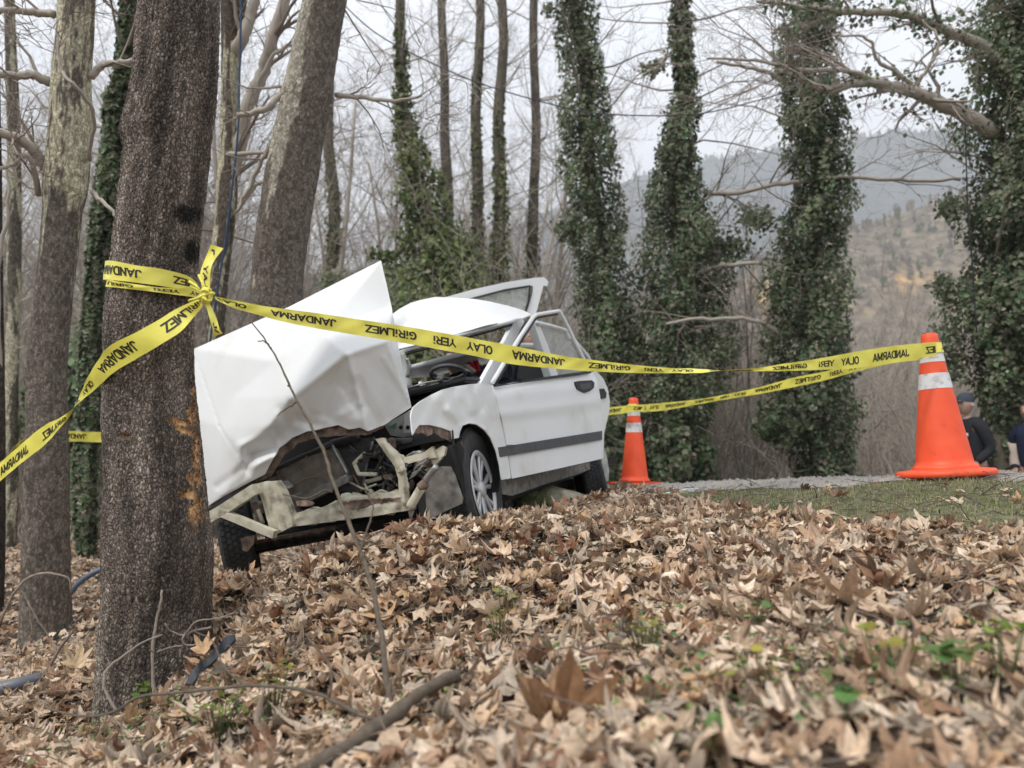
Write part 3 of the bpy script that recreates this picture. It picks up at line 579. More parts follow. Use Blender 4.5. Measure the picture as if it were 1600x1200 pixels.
# ivy clad trees
IVP = np.array([(.056,.086,.044), (.075,.105,.054), (.098,.112,.066), (.120,.112,.083), (.048,.064,.040), (.140,.145,.100), (.150,.132,.105)]); IVW = np.array([.24,.22,.20,.14,.07,.07,.06])
OLP = np.array([(.06,.085,.03), (.09,.115,.04), (.12,.125,.055), (.04,.055,.025), (.13,.12,.07)]); OLW = np.array([.3,.3,.15,.15,.1])
def ivy_leaves(C, R, n, size, seed, pal, pw, out=1.0, wob=.35, extra=None):
    rr = np.random.default_rng(seed); k = len(C); seg = np.r_[0, np.cumsum(np.linalg.norm(np.diff(C, axis=0), axis=1))]
    wgt = np.gradient(seg)*R; t = rr.choice(k, n, p=wgt/wgt.sum())+rr.random(n); t = np.clip(t, 0, k-1.001); i = t.astype(int); f = (t-i)[:, None]
    c = C[i]*(1-f)+C[i+1]*f; r = R[i]*(1-f[:, 0])+R[i+1]*f[:, 0]; a = rr.random(n)*2*math.pi
    lump = np.array([mnoise.fractal(Vector((math.cos(x)*1.6+seed, math.sin(x)*1.6, z*1.5)), 1, 2, 3) for x, z in zip(a, c[:, 2])])
    fine = np.array([mnoise.noise(Vector((math.cos(x)*5+seed, math.sin(x)*5, z*5))) for x, z in zip(a, c[:, 2])])
    keep = (fine+.5*lump > -.30) | (rr.random(n) < .18)
    rad = .90*r*(1+wob*1.5*lump+.22*fine)*(rr.random(n)**.28)*out
    p = c+np.stack([np.cos(a)*rad, np.sin(a)*rad, rr.normal(0, .05, n)], -1); nrm = np.stack([np.cos(a), np.sin(a), rr.normal(.35, .4, n)], -1)+rr.normal(0, .45, (n, 3))
    p, nrm, lump = p[keep], nrm[keep], lump[keep]
    if extra is not None: p = np.vstack([p, extra]); nrm = np.vstack([nrm, rr.normal(0, 1, (len(extra), 3))]); lump = np.r_[lump, np.zeros(len(extra))]
    return leaf_cards(p, nrm, size, rr, pal, pw, lump)
def leaf_cards(p, nrm, size, rr, pal, pw, lump=None):
    n = len(p); nrm = nrm/np.linalg.norm(nrm, axis=1)[:, None]; u = np.cross(nrm, rr.normal(0, 1, (n, 3))); u /= np.linalg.norm(u, axis=1)[:, None]+1e-9; v = np.cross(nrm, u)
    s = (size*rr.uniform(.6, 1.3, n))[:, None]; V = np.stack([p-u*s*.55, p+v*s*.5+nrm*s*.12, p+u*s*.6-nrm*s*.1, p-v*s*.5+nrm*s*.12], 1).reshape(-1, 3)
    F = np.array([(0, 1, 2), (0, 2, 3)])[None]+np.arange(n)[:, None, None]*4
    ci = rr.choice(len(pal), n, p=pw); C = 2.0*pal[ci]*rr.uniform(.7, 1.3, (n, 1))
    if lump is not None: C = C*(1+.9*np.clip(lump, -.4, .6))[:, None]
    return V, F.reshape(-1, 3), np.repeat(C, 4, 0)
def ivy_tree(sil, d, label, n, size, seed, limbs=(), tufts=(), pal=IVP, pw=IVW, trunk_r=.16, wob=.35, group=None, crown=True, twig='twig_far', top_ivy=True):
    r_ = crom(rows_px(sil, d), 5); C, R = r_[:, :3], r_[:, 3]; root = empty('ivy_covered_tree', C[0], label, 'tree', group)
    V, F, th, al, nr, Cc = trunk_vf(np.c_[C, np.linspace(trunk_r, trunk_r*.55, len(C))][::4], 14, .15)
    V = V+nr*(.02*np.sin(3*th+al*2))[:, None]; V[:, 0] += .07*np.sin(al*.55+seed)+.03*np.sin(al*1.7+seed*2)
    C = C.copy(); s_ = np.r_[0, np.cumsum(np.linalg.norm(np.diff(C, axis=0), axis=1))]; C[:, 0] += .07*np.sin(s_*.55+seed)+.03*np.sin(s_*1.7+seed*2)
    obj('trunk', V, F, M['bark_far'], root, True, np.tile((.15, .13, .105), (len(V), 1)))
    rr = np.random.default_rng(seed+50); ex = []; sg = []
    for (px, py, rx, ry, m_) in tufts: ex.append(np.array([P(px+rr.normal(0, rx*.5), py+rr.normal(0, ry*.5), d+rr.normal(0, .15)) for _ in range(m_)]))
    for k, (pts, w0, w1, nt_, lf) in enumerate(limbs):
        Vl, Fl, s_ = limb_with_twigs(pts, w0, w1, seed*10+k, nt_, .9); obj('branch', Vl, Fl, M['twig_pale'], root); sg += s_
        if lf:
            c, rad = px_limb(pts, w0, w1); m_ = len(c); q = np.clip((rr.random(lf)**1.5*(m_-1)), 0, m_-1).astype(int); ex.append(c[q]+rr.normal(0, 1, (lf, 3))*(rad[q]*1.6+.02)[:, None])
    ex = np.vstack(ex) if ex else None
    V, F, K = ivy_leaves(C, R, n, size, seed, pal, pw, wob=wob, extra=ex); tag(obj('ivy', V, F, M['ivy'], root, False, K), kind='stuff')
    if crown:
        for j in range(20 if d < 15 else 30):
            i = rr.integers(len(C)//(3 if d < 15 else 5), len(C)); a = rr.random()*6.28; grow(sg, C[i], [math.cos(a), math.sin(a), rr.uniform(.1, .9)], rr.uniform(1.0, 2.4), .020, 1, rr, 4, .2, .03, kids=(2, 4))
    if sg: tag(obj('crown', *seg_tubes(sg, 3), M[twig], root), kind='stuff')
    return root
ivy_tree([(800,940,1010),(740,935,1015),(650,925,1012),(560,900,1005),(470,885,990),(400,893,982),(330,890,982),(260,880,974),(200,880,966),(160,878,960),(110,885,955),(60,872,940),(10,868,938),(-60,872,930),(-300,890,920),(-700,900,912)], 12.5,
    'ivy covered trunk rising directly behind the rear door of the wrecked car', 26000, .060, 1, tufts=[(890,360,20,20,350), (860,15,14,12,90)], wob=.34)
ivy_tree([(800,1015,1090),(740,1012,1096),(660,1000,1115),(560,985,1150),(470,990,1165),(400,1000,1160),(340,1005,1130),(260,1012,1108),(200,1028,1100),(140,1048,1096),(60,1046,1090),(0,1045,1086),(-100,1048,1084),(-300,1055,1080),(-700,1060,1075)], 12.2,
    'ivy covered tree with a leafy side tuft, standing over the far cone', 30000, .060, 2, tufts=[(1018,108,16,12,160), (1140,390,35,25,500), (1175,340,25,20,260)],
    limbs=[([(1040,90,12.2),(1030,105,12.1),(1012,112,12.0),(1005,118,12)], 8, 4, 2, 60), ([(1100,300,12.2),(1140,302,11.8),(1200,290,11.5),(1280,280,11.2),(1330,276,11),(1420,282,10.8),(1500,280,10.6)], 9, 5, 9, 0), ([(1065,440,12.2),(1085,430,11.8),(1130,415,11.6),(1190,412,11.4),(1225,418,11.3)], 9, 5, 5, 0)], wob=.34)
ivy_tree([(800,1228,1345),(740,1222,1347),(690,1208,1350),(640,1196,1352),(560,1198,1352),(470,1200,1350),(400,1205,1328),(310,1228,1340),(240,1222,1336),(170,1212,1338),(130,1216,1306),(60,1212,1314),(10,1226,1310),(-60,1235,1300),(-200,1245,1290),(-700,1258,1272)], 11.4,
    'broad ivy covered trunk standing alone between the two traffic cones', 34000, .060, 3, tufts=[(1190,345,30,14,300), (1225,48,14,12,120)], wob=.3,
    limbs=[([(1240,140,11.4),(1210,118,11.2),(1170,105,11.1),(1120,96,11)], 8, 5, 6, 0), ([(1230,530,11.4),(1180,500,11),(1110,498,10.8),(1040,505,10.6)], 8, 4, 6, 0)])
ivy_tree([(900,1560,1600),(740,1552,1604),(660,1545,1615),(600,1520,1670),(520,1480,1700),(450,1478,1700),(400,1500,1700),(330,1490,1710),(260,1512,1705),(160,1505,1690),(60,1510,1680),(0,1515,1670),(-100,1530,1660),(-400,1560,1640),(-800,1590,1610)], 9.2,
    'large ivy covered tree behind the near traffic cone and the two bystanders', 46000, .054, 4, tufts=[(1485,325,22,18,320), (1475,450,18,20,280), (1480,560,26,40,420)], wob=.34,
    limbs=[([(1560,210,9.2),(1500,175,8.9),(1445,150,8.7),(1400,135,8.5),(1350,128,8.4),(1290,140,8.3),(1250,122,8.2),(1215,112,8.1)], 26, 6, 12, 500), ([(1580,120,9.2),(1530,70,8.9),(1470,45,8.7),(1410,22,8.6),(1330,18,8.5),(1270,12,8.4),(1180,0,8.3)], 20, 5, 10, 900), ([(1440,148,8.7),(1400,112,8.4),(1372,95,8.3),(1355,60,8.2),(1300,55,8.1)], 8, 3, 5, 0), ([(1425,140,8.7),(1455,100,8.5),(1465,60,8.4),(1440,30,8.4)], 7, 3, 4, 0), ([(1390,140,8.5),(1330,112,8.3),(1260,110,8.2),(1180,95,8.1),(1105,92,8.0)], 10, 3, 9, 0)])
ivy_tree([(860,128,168),(760,124,166),(640,120,166),(540,118,166),(440,124,176),(350,130,184),(250,147,198),(180,152,204),(100,164,211),(0,170,214),(-100,175,212),(-400,185,205),(-700,192,200)], 8.2,
    'dark ivy covered trunk between the mottled trunk and the taped tree', 30000, .055, 5, wob=.16, trunk_r=.07)
# olive green and thin ivy clad trunks deeper in the wood
ivy_tree([(720,600,760),(560,590,780),(500,585,790),(450,590,770),(400,605,750),(340,615,712),(280,618,690),(220,618,668),(170,616,650),(110,616,644),(60,620,640),(0,624,637),(-150,628,636),(-400,630,634)], 17,
    'bushy olive green ivy clad tree behind the car roof', 17000, .10, 6, pal=OLP, pw=OLW, wob=.45, tufts=[(720,420,40,40,700), (600,400,25,10,200)], twig='twig_pale')
ivy_tree([(740,740,775),(600,735,778),(450,733,772),(380,738,765),(300,738,760),(220,738,758),(140,738,758),(90,740,754),(20,742,751),(-120,743,750),(-400,745,748)], 19, 'thin mossy trunk next to the bushy olive green tree', 4200, .09, 7, pal=OLP, pw=OLW, wob=.3, twig='twig_pale')
ivy_tree([(740,775,812),(600,772,812),(450,765,806),(350,768,800),(270,770,796),(180,772,790),(90,774,786),(10,776,784),(-150,777,783),(-400,778,781)], 18, 'thin moss green trunk above the raised door frame', 4600, .09, 8, pal=OLP, pw=OLW, wob=.3, twig='twig_pale')
ivy_tree([(740,818,850),(560,815,852),(440,815,850),(360,822,845),(300,825,841),(200,827,838),(80,829,836),(-100,831,836),(-300,832,834)], 20, 'thin trunk with a mossy foot left of the first dark ivy column', 2600, .09, 9, pal=OLP, pw=OLW, wob=.35, twig='twig_pale')
ivy_tree([(740,686,704),(500,684,706),(330,685,704),(220,688,700),(140,690,699),(40,691,698),(-120,692,696),(-350,693,695)], 21, 'very thin ivy speckled trunk in the middle of the bare wood', 2200, .09, 10, pal=OLP, pw=OLW, wob=.3, twig='twig_pale')
ivy_tree([(740,500,540),(500,500,535),(350,502,530),(260,505,525),(160,508,522),(20,510,520),(-200,512,518),(-400,513,516)], 19, 'slim ivy speckled trunk right of the leaning trunk', 2600, .09, 11, pal=OLP, pw=OLW, wob=.3, twig='twig_pale')

# bare trees of the wood: a few shapes copied, every tree an object of its own
def bare_proto(seed, H, R, name='bare_tree', maxl=4, kids=(4, 6), m_='twig_far'):
    rr = np.random.default_rng(seed); segs = []; p = np.zeros(3); d = np.array([0, 0, 1.]); ns = 10; trunk = [p.copy()]; rad = [R]
    for i in range(ns): d = d+rr.normal(0, .05, 3)*[1, 1, 0]; d /= np.linalg.norm(d); p = p+d*H*.8/ns; trunk.append(p.copy()); rad.append(R*(1-.8*(i+1)/ns))
    for i in range(3, ns+1):
        for _ in range(rr.integers(2, 4)):
            a = rr.random()*6.28; grow(segs, trunk[i]-[0, 0, rr.random()*H*.07], [math.cos(a)*rr.uniform(.5, 1), math.sin(a)*rr.uniform(.5, 1), rr.uniform(.5, 1.3)], H*rr.uniform(.18, .33), rad[i]*.45, 1, rr, maxl, .14, .06, kids=(3, 4))
    tv, tf = tube_vf(trunk, rad, 8); sv, sf = seg_tubes(segs, 3)
    return mesh_data('trunk', tv, tf, [M[m_]]), mesh_data('crown', sv, sf, [M[m_]])
protos = [bare_proto(100+k, 11, .11, m_='twig_far' if k % 2 else 'twig_pale') for k in range(6)]
def put_bare(k, x, y, s, rot, label, group):
    tm, cm = protos[k % len(protos)]; z = gz(x, y)-.1; r = empty('bare_tree', (x, y, z), label, 'tree', group); r.rotation_euler.z = rot; r.scale = (s, s, s*random.uniform(.9, 1.15))
    for nm, me in (('trunk', tm), ('crown', cm)):
        o = link(bpy.data.objects.new(nm, me)); o.parent = r
        if nm == 'crown': o['kind'] = 'stuff'
cnt = 0; placed = []
while cnt < 225:
    y = 13+random.random()**1.3*42; px = random.uniform(-60, 1500); x = (px-800)/FPX*y
    if px > 900 and (y < 26 or random.random() < .4): continue
    if 860 < px < 1000 and y < 40: continue
    if 540 < px < 850 and y < 20: continue
    if any(math.hypot(x-a, y-b) < 1.1 for a, b in placed): continue
    placed.append((x, y)); s = random.uniform(.75, 1.25) if px < 900 else random.uniform(.38, .62)
    zone = ('beyond the mottled trunk' if px < 160 else 'between the taped tree and the leaning trunk' if px < 400 else 'behind the crumpled hood' if px < 600 else 'behind the car roof') if px < 900 else ''
    near_ = 'thick stemmed' if y < 24 else 'slender' if y < 38 else 'faint distant'
    if px < 900: lab, grp = near_+' bare tree of the leafless wood '+zone, near_+' bare trees '+zone
    else: lab, grp = 'low bare tree on the far slope between the ivy columns', 'small bare trees on the far slope'
    put_bare(cnt, x, y, s, random.uniform(0, 6.28), lab, grp); cnt += 1
# bare shrubs of the undergrowth
def shrub_proto(seed, m_):
    rr = np.random.default_rng(seed); segs = []
    for k in range(9):
        a = rr.random()*6.28; grow(segs, [rr.normal(0, .15), rr.normal(0, .15), 0], [math.cos(a)*.35, math.sin(a)*.35, 1], rr.uniform(1.2, 2.2), .014, 1, rr, 3, .16, .03, kids=(4, 6))
    return mesh_data('bare_shrub', *seg_tubes(segs, 3), [M[m_]])
sp = [shrub_proto(200+k, ('twig_pale', 'twig_far', 'twig_pale')[k % 3]) for k in range(5)]
for k in range(230):
    y = random.uniform(10.5, 30); px = random.uniform(-120, 1640); x = (px-800)/FPX*y
    if px > 860: y = random.uniform(13.5, 34); x = (px-800)/FPX*y
    o = link(bpy.data.objects.new('bare_shrub', sp[k % 5])); o.location = (x, y, gz(x, y)-.05); s = random.uniform(.9, 1.6)*(1.5 if px > 860 else 1); o.scale = (s, s, s*1.1); o.rotation_euler.z = random.uniform(0, 6.28)
    zz = 'beyond the taped tree' if px < 330 else 'behind the wrecked car' if px < 900 else 'behind the far cone' if px < 1180 else 'between the broad ivy trunk and the near cone' if px < 1450 else 'beyond the near cone'
    kk = 'nearer' if y < 20 else 'further'; tag(o, kk+' leafless brown shrub '+zz, 'shrub', kk+' leafless shrubs '+zz)
# low evergreen ivy bushes at the feet of the ivy trees
for k, (px, py, y, r, lab) in enumerate([(950,710,11.8,.6,'low dark ivy bush at the foot of the column behind the car'), (1060,720,11.6,.5,'low dark ivy bush right of the far cone'), (1215,660,10.9,.30,'small dark ivy tuft low beside the broad ivy trunk'), (700,560,14,1.5,'olive green bush behind the roof of the car'), (140,640,10,.9,'dark ivy bush behind the taped tree, by the mottled trunk'), (560,520,15,1.2,'dark green bush behind the peak of the crumpled hood')]):
    c = P(px, py, y); n = 3800; rr = np.random.default_rng(k+400); q = rr.normal(0, 1, (n, 3)); q /= np.linalg.norm(q, axis=1)[:, None]; lum = np.array([mnoise.fractal(Vector((a*1.5+k, b*1.5, c_*1.5)), 1, 2, 3) for a, b, c_ in q])
    p = c+q*(rr.random(n)**.35*r*(1+.6*lum))[:, None]*[1, .8, 1.05]; V, F, K = leaf_cards(p, q+rr.normal(0, .5, (n, 3)), .085, rr, OLP if 'olive' in lab else IVP, OLW if 'olive' in lab else IVW, lum)
    root = empty('evergreen_bush', (c[0], c[1], gz(c[0], c[1])), lab, 'bush'); tag(obj('foliage', V, F, M['ivy'], root, False, K), kind='stuff')
    sg = []; grow(sg, [c[0], c[1], gz(c[0], c[1])-.05], [0, 0, 1], r*1.2+max(0, c[2]-gz(c[0], c[1])), .03, 1, rr, 3); obj('stem', *seg_tubes(sg, 4), M['twig_far'], root)

# ------------------------------------------------------------------ the wrecked car
side = lambda px, py, y=.82: hit(px, py, (0, 1, 0), y)
fr = lambda px, py, x=.55: hit(px, py, (1, 0, 0), x)
top = lambda px, py, z: hit(px, py, (0, 0, 1), z)
DA = math.radians(9); DN = np.array([math.sin(-DA)*-1, math.cos(DA), 0]); DO = np.array([-.50, .82, 0]).dot(DN)
DN = np.array([math.sin(DA), math.cos(DA), 0]); DO = np.array([-.50, .82, 0]).dot(DN)
door = lambda px, py, off=0.0: hit(px, py, DN, DO+off)
def depth_of(p): return p[1]*CP+p[2]*SP

car = empty('wrecked_car', c2w([[-1.2, 0, 0]])[0], 'white wrecked car with a crumpled raised hood nosed against the taped tree', 'car')

def px_sheet(name, outline, depthf, m, step=5, thick=.004, parent=car, smooth=True, jag=0, inner=None, post=None):
    """a sheet of metal with thickness: outline given by photograph points, every vertex at the real depth depthf(px, py)"""
    out = []; n = len(outline)
    for i in range(n):
        a, b = np.array(outline[i][:2], float), np.array(outline[(i+1) % n][:2], float); k = max(1, int(np.linalg.norm(b-a)/step))
        for t in range(k):
            q = a+(b-a)*t/k
            if jag and t: q = q+rng.normal(0, jag, 2)
            out.append(q)
    out = np.array(out); x0, y0 = out.min(0); x1, y1 = out.max(0)
    gx_, gy_ = np.meshgrid(np.arange(x0, x1, step), np.arange(y0, y1, step*.87)); gx_ = gx_+((np.arange(gx_.shape[0]) % 2)*step*.5)[:, None]
    g_ = np.c_[gx_.ravel(), gy_.ravel()]; g_ = g_[in_poly(g_[:, 0], g_[:, 1], out)]
    if len(g_): dd = np.min(np.hypot(g_[:, None, 0]-out[None, :, 0], g_[:, None, 1]-out[None, :, 1]), 1); g_ = g_[dd > step*.55]
    pts = [Vector(map(float, p)) for p in out]+[Vector(map(float, p)) for p in g_]; no = len(out)
    r = delaunay_2d_cdt(pts, [(i, (i+1) % no) for i in range(no)], [], 1, 1e-4); v2 = np.array([tuple(v) for v in r[0]]); F = [tuple(f) for f in r[2]]
    V = np.array([P(x, y, depthf(x, y)) for x, y in v2])
    if post is not None: V = post(V, v2)
    # orient to the camera and give thickness
    f0 = F[0]; nn = np.cross(V[f0[1]]-V[f0[0]], V[f0[2]]-V[f0[0]])
    if nn.dot(V[f0[0]]) > 0: F = [f[::-1] for f in F]
    N = np.zeros_like(V)
    for f in F:
        q = np.cross(V[f[1]]-V[f[0]], V[f[2]]-V[f[0]])
        for i in f: N[i] += q
    N /= np.linalg.norm(N, axis=1)[:, None]+1e-12; B = V-N*thick; k = len(V); edges = {}
    for f in F:
        for a, b in zip(f, f[1:]+f[:1]): edges[(a, b)] = 1
    rim = [(a, b) for a, b in edges if (b, a) not in edges]
    R_ = sorted({i for e in rim for i in e}); ix = {v: 2*k+j for j, v in enumerate(R_)}; nr_ = len(R_)
    FF = F+[tuple(i+k for i in f[::-1]) for f in F]+[(ix[b], ix[a], ix[a]+nr_, ix[b]+nr_) for a, b in rim]
    return obj(name, np.vstack([V, B, V[R_], B[R_]]), FF, m, parent, smooth)
def interp(anch, lam=.5, scale=100.):
    A = np.array(anch, float); c = tps_fit(A[:, :2]/scale, A[:, 2], lam*1e-3)
    return lambda x, y: float(tps_ev(c, A[:, :2]/scale, np.array([[x, y]])/scale)[0])
def crease(x, y, a, b, wd, amp, sharp=1.0):
    ax, ay = a; bx, by = b; L2 = (bx-ax)**2+(by-ay)**2; t = max(0, min(1, ((x-ax)*(bx-ax)+(y-ay)*(by-ay))/L2)); dd = math.hypot(x-ax-t*(bx-ax), y-ay-t*(by-ay))
    return amp*max(0, 1-dd/wd)**sharp*(1 if L2 else 0)
def bar(name, pts, wdt, m, parent=car, mapf=None, dep=None, ab=(1, 1), n=8):
    """bent bar through photograph points; mapf turns (px, py) into a world point; half width in metres"""
    c = np.array([mapf(*p) for p in pts]); q = []
    for i in range(len(c)-1): q += [c[i]+(c[i+1]-c[i])*t for t in np.linspace(0, 1, 5)[:-1]]
    q.append(c[-1]); V, F = tube_vf(q, wdt, n); return obj(name, V, F, m, parent)
def flatbar(name, pts, h, t, mapf, m, parent=car, nrm=None):
    """flat profile bar (height h in the plane across its run, thickness t)"""
    c = np.array([mapf(*p) for p in pts]); T = np.gradient(c, axis=0); T /= np.linalg.norm(T, axis=1)[:, None]; N = np.asarray(nrm, float); N = N/np.linalg.norm(N); U = np.cross(N[None], T); U /= np.linalg.norm(U, axis=1)[:, None]
    h = np.full(len(c), h) if np.isscalar(h) else np.array(h); r = [c+U*h[:, None]/2+N*t/2, c-U*h[:, None]/2+N*t/2, c-U*h[:, None]/2-N*t/2, c+U*h[:, None]/2-N*t/2]
    V = np.stack(r, 1).reshape(-1, 3); F = [(i*4+j, i*4+(j+1) % 4, (i+1)*4+(j+1) % 4, (i+1)*4+j) for i in range(len(c)-1) for j in range(4)]+[(3, 2, 1, 0), tuple((len(c)-1)*4+j for j in range(4))]
    return obj(name, V, F, m, parent, False)
SN = CR @ np.array([0, 1, 0]); FN = CR @ np.array([1, 0, 0]); UN = CR @ np.array([0, 0, 1])
def cbox(name, c, s, m, parent=car, bev=.01, rz=0, ry=0, rx=0):
    R = CR @ rotm(rz, ry, rx); V, F = box_vf((0, 0, 0), s, R, bev); return obj(name, V+c2w([c])[0], F, m, parent, False)

# hood: folded sheet standing up from the nose
HP = [(303,545,.20),(595,407,-.04),(612,480,.02),(643,636,.25),(575,674,.365),(528,664,.37),(478,674,.38),(436,700,.395),(414,741,.40),(352,774,.37),(322,792,.33),(308,655,.30),
      (541,553,.455),(607,530,.37),(455,622,.475),(470,652,.395),(420,666,.465),(378,697,.425),(556,622,.385),(508,648,.36),(596,645,.335),(450,475,.10),(430,565,.33),(345,668,.345),(402,728,.425),(522,600,.405),(600,590,.345),(500,520,.30),(395,708,.375),(440,690,.36),(548,640,.40),(570,560,.405),(365,620,.315),(380,755,.385)]
HE = [(12,13),(12,14),(12,25),(12,4),(14,15),(15,19),(19,5),(16,17),(16,7),(14,16),(17,28),(28,29),(17,23),(24,29),(25,19),(18,4),(12,31),(31,26)]
hA = np.array(HP); hr = delaunay_2d_cdt([Vector((p[0], p[1])) for p in HP], HE, [], 0, 1e-4); hv2 = np.array([tuple(v) for v in hr[0]]); hz_ = interp(HP, 1)
hvx = np.array([hA[np.argmin(np.hypot(hA[:, 0]-x, hA[:, 1]-y)), 2] if np.min(np.hypot(hA[:, 0]-x, hA[:, 1]-y)) < .5 else hz_(x, y) for x, y in hv2]); htri = [tuple(f) for f in hr[2]]
def hlin(x, y):
    for f in htri:
        (x0, y0), (x1, y1), (x2, y2) = hv2[f[0]], hv2[f[1]], hv2[f[2]]; D = (y1-y2)*(x0-x2)+(x2-x1)*(y0-y2)
        if abs(D) < 1e-9: continue
        u = ((y1-y2)*(x-x2)+(x2-x1)*(y-y2))/D; v = ((y2-y0)*(x-x2)+(x0-x2)*(y-y2))/D
        if u >= -1e-6 and v >= -1e-6 and u+v <= 1+1e-6: return u*hvx[f[0]]+v*hvx[f[1]]+(1-u-v)*hvx[f[2]]
    return None
def hbx(x, y):
    t = hz_(x, y); q = [hlin(x+dx, y+dy) for dx, dy in ((0, 0), (3, 0), (-3, 0), (0, 3), (0, -3))]; q = [v for v in q if v is not None]
    return t*.2+.8*float(np.mean(q)) if q else t
hb = lambda x, y: depth_of(fr(x, y, hbx(x, y)))
def hood_d(x, y):
    d = hb(x, y)
    d -= crease(x, y, (541,553), (574,672), 10, .012, 1.0)      # standing fold
    d += crease(x, y, (556,600), (592,668), 16, .016, 1.2)
    d -= crease(x, y, (541,553), (607,530), 10, .007, 1.0)
    d -= crease(x, y, (541,553), (455,622), 10, .007, 1.0)
    d += crease(x, y, (548,632), (556,636), 20, .024, 1.0)      # dent
    d -= crease(x, y, (530,650), (562,630), 9, .010, 1.0)
    d -= crease(x, y, (455,622), (478,650), 10, .010, 1.0)
    d += crease(x, y, (462,655), (505,668), 11, .018, 1.0)
    d += crease(x, y, (440,640), (452,672), 12, .014, 1.0)
    d -= crease(x, y, (376,697), (420,682), 10, .014, 1.0)
    d += crease(x, y, (388,712), (440,700), 9, .020, 1.0)
    d -= crease(x, y, (395,728), (432,712), 9, .022, 1.0)
    d += crease(x, y, (340,760), (395,720), 9, .010, 1.0)
    d -= crease(x, y, (600,560), (640,625), 7, .005, 1.0)
    d += .004*math.sin(x*.05)*math.sin(y*.043+1)
    d += crease(x, y, (306,560), (343,666), 2.2, .006)+crease(x, y, (343,666), (392,745), 2.2, .006)   # pressed line near the edge
    return d
HO = [(303,545),(450,480),(595,407),(603,440),(612,480),(622,540),(633,590),(643,635),(620,655),(600,668),(575,673),(560,664),(545,650),(520,650),(500,656),(478,652),(455,656),(430,652),(412,660),(425,668),(445,664),(438,685),(415,710),(400,735),(385,748),(360,765),(325,788),(318,740),(312,700),(309,660),(306,650),(305,600)]
HO = [(303,545),(450,480),(595,407),(603,440),(612,480),(622,540),(633,590),(643,636),(622,650),(600,664),(575,674),(562,668),(545,671),(528,664),(505,669),(480,674),(455,684),(436,700),(424,722),(414,741),(385,756),(352,774),(325,790),(319,745),(313,705),(308,655),(305,600)]
hood = px_sheet('hood', HO, hood_d, M['paint'], 3.2, .006)
# inner hood frame, rusty, curling under the torn lower edge
hi_ = lambda x, y: depth_of(fr(x, y, hbx(min(max(x, 330), 640), min(y, 740))-.04))
px_sheet('hood_inner_panel', [(325,789),(352,772),(385,754),(414,738),(424,720),(436,698),(455,682),(480,671),(505,666),(528,661),(560,664),(585,668),(600,662),(600,668),(575,679),(540,680),(500,683),(466,692),(444,712),(424,744),(392,758),(350,780),(318,802)], lambda x, y: hi_(x, y)+.012*math.sin(x*.13)+.006*math.sin(x*.4+y*.3), M['rust'], 4.5, .004, jag=.6)
flatbar('hood_edge', [(318,803),(345,785),(372,768),(398,752)], .02, .012, lambda x, y: fr(x, y, .36), M['dark'], car, -FN)

# windscreen surround, scuttle, roof
fen_d = lambda x, y, o=0: depth_of(side(x, y, .82))+o
roof_d = interp([(612,490,4.95),(610,546,4.86),(700,520,4.80),(806,498,4.66),(826,491,4.72),(640,471,5.25),(680,464,5.35),(740,467,5.3),(800,479,5.0),(700,490,5.05),(755,480,5.05),(650,505,4.98)], 1)
px_sheet('roof', [(610,548),(611,492),(625,482),(642,473),(660,468),(680,464),(710,465),(740,467),(765,471),(795,478),(818,485),(830,491),(818,497),(806,498),(785,503),(760,508),(720,520),(680,530),(645,540)],
    lambda x, y: roof_d(x, y)+crease(x, y, (720,478), (760,500), 20, -.03)+crease(x, y, (735,470), (700,492), 14, .02)+crease(x, y, (640,474), (650,505), 14, -.02)+crease(x, y, (770,474), (812,492), 14, .025)-crease(x, y, (660,470), (690,505), 10, .03)+crease(x, y, (690,470), (730,500), 9, .028)-crease(x, y, (735,500), (800,486), 8, .022)-crease(x, y, (625,490), (640,520), 8, .02)+.006*math.sin(x*.12+y*.2), M['paint'], 4.5, .005)
HD = lambda x, y: P(x, y, np.interp(x, [600, 812], [4.90, 4.63]))
bar('windscreen_header', [(600,558),(640,545),(700,529),(760,512),(806,500)], .014, M['paint'], car, HD)
bar('header_seal', [(600,566),(640,552),(700,536),(760,519),(800,507)], .007, M['dark'], car, lambda x, y: P(x, y, np.interp(x, [600, 812], [4.91, 4.64])))
px_sheet('windscreen_pillar', [(750,601),(770,601),(782,575),(800,540),(819,503),(817,497),(805,500),(790,530),(770,565)], lambda x, y: depth_of(side(x, y, .70))+np.interp(y, [500, 600], [.06, .0]), M['paint'], 5, .03)
bar('pillar_seal', [(772,600),(786,573),(803,540),(822,502)], .008, M['dark'], car, lambda x, y: side(x, y, .72))
bar('windscreen_pillar', [(640,606),(636,585),(632,562),(628,552)], .020, M['paint_in'], car, lambda x, y: P(x, y, 4.85))
# far door frame standing above the crushed roof
FD = lambda x, y: P(x, y, 5.9)
fdf = px_sheet('rear_door_frame', [(600,497),(690,466),(740,452),(790,441),(835,434),(850,433),(857,440),(855,447),(849,446),(845,462),(838,488),(836,497),(822,492),(829,470),(833,450),(832,446),(822,446),(780,455),(740,465),(690,481),(612,510)], lambda x, y: 5.9, M['paint'], 4, .045)
px_sheet('window_pane', [(650,495),(700,478),(740,465),(780,455),(826,446),(831,450),(827,470),(820,492),(760,496),(700,500)], lambda x, y: 5.915, M['glass'], 12, .004, fdf)
bar('window_seal', [(690,481),(740,466),(790,453),(828,447),(826,470),(820,490)], .008, M['dark'], fdf, lambda x, y: P(x, y, 5.89))

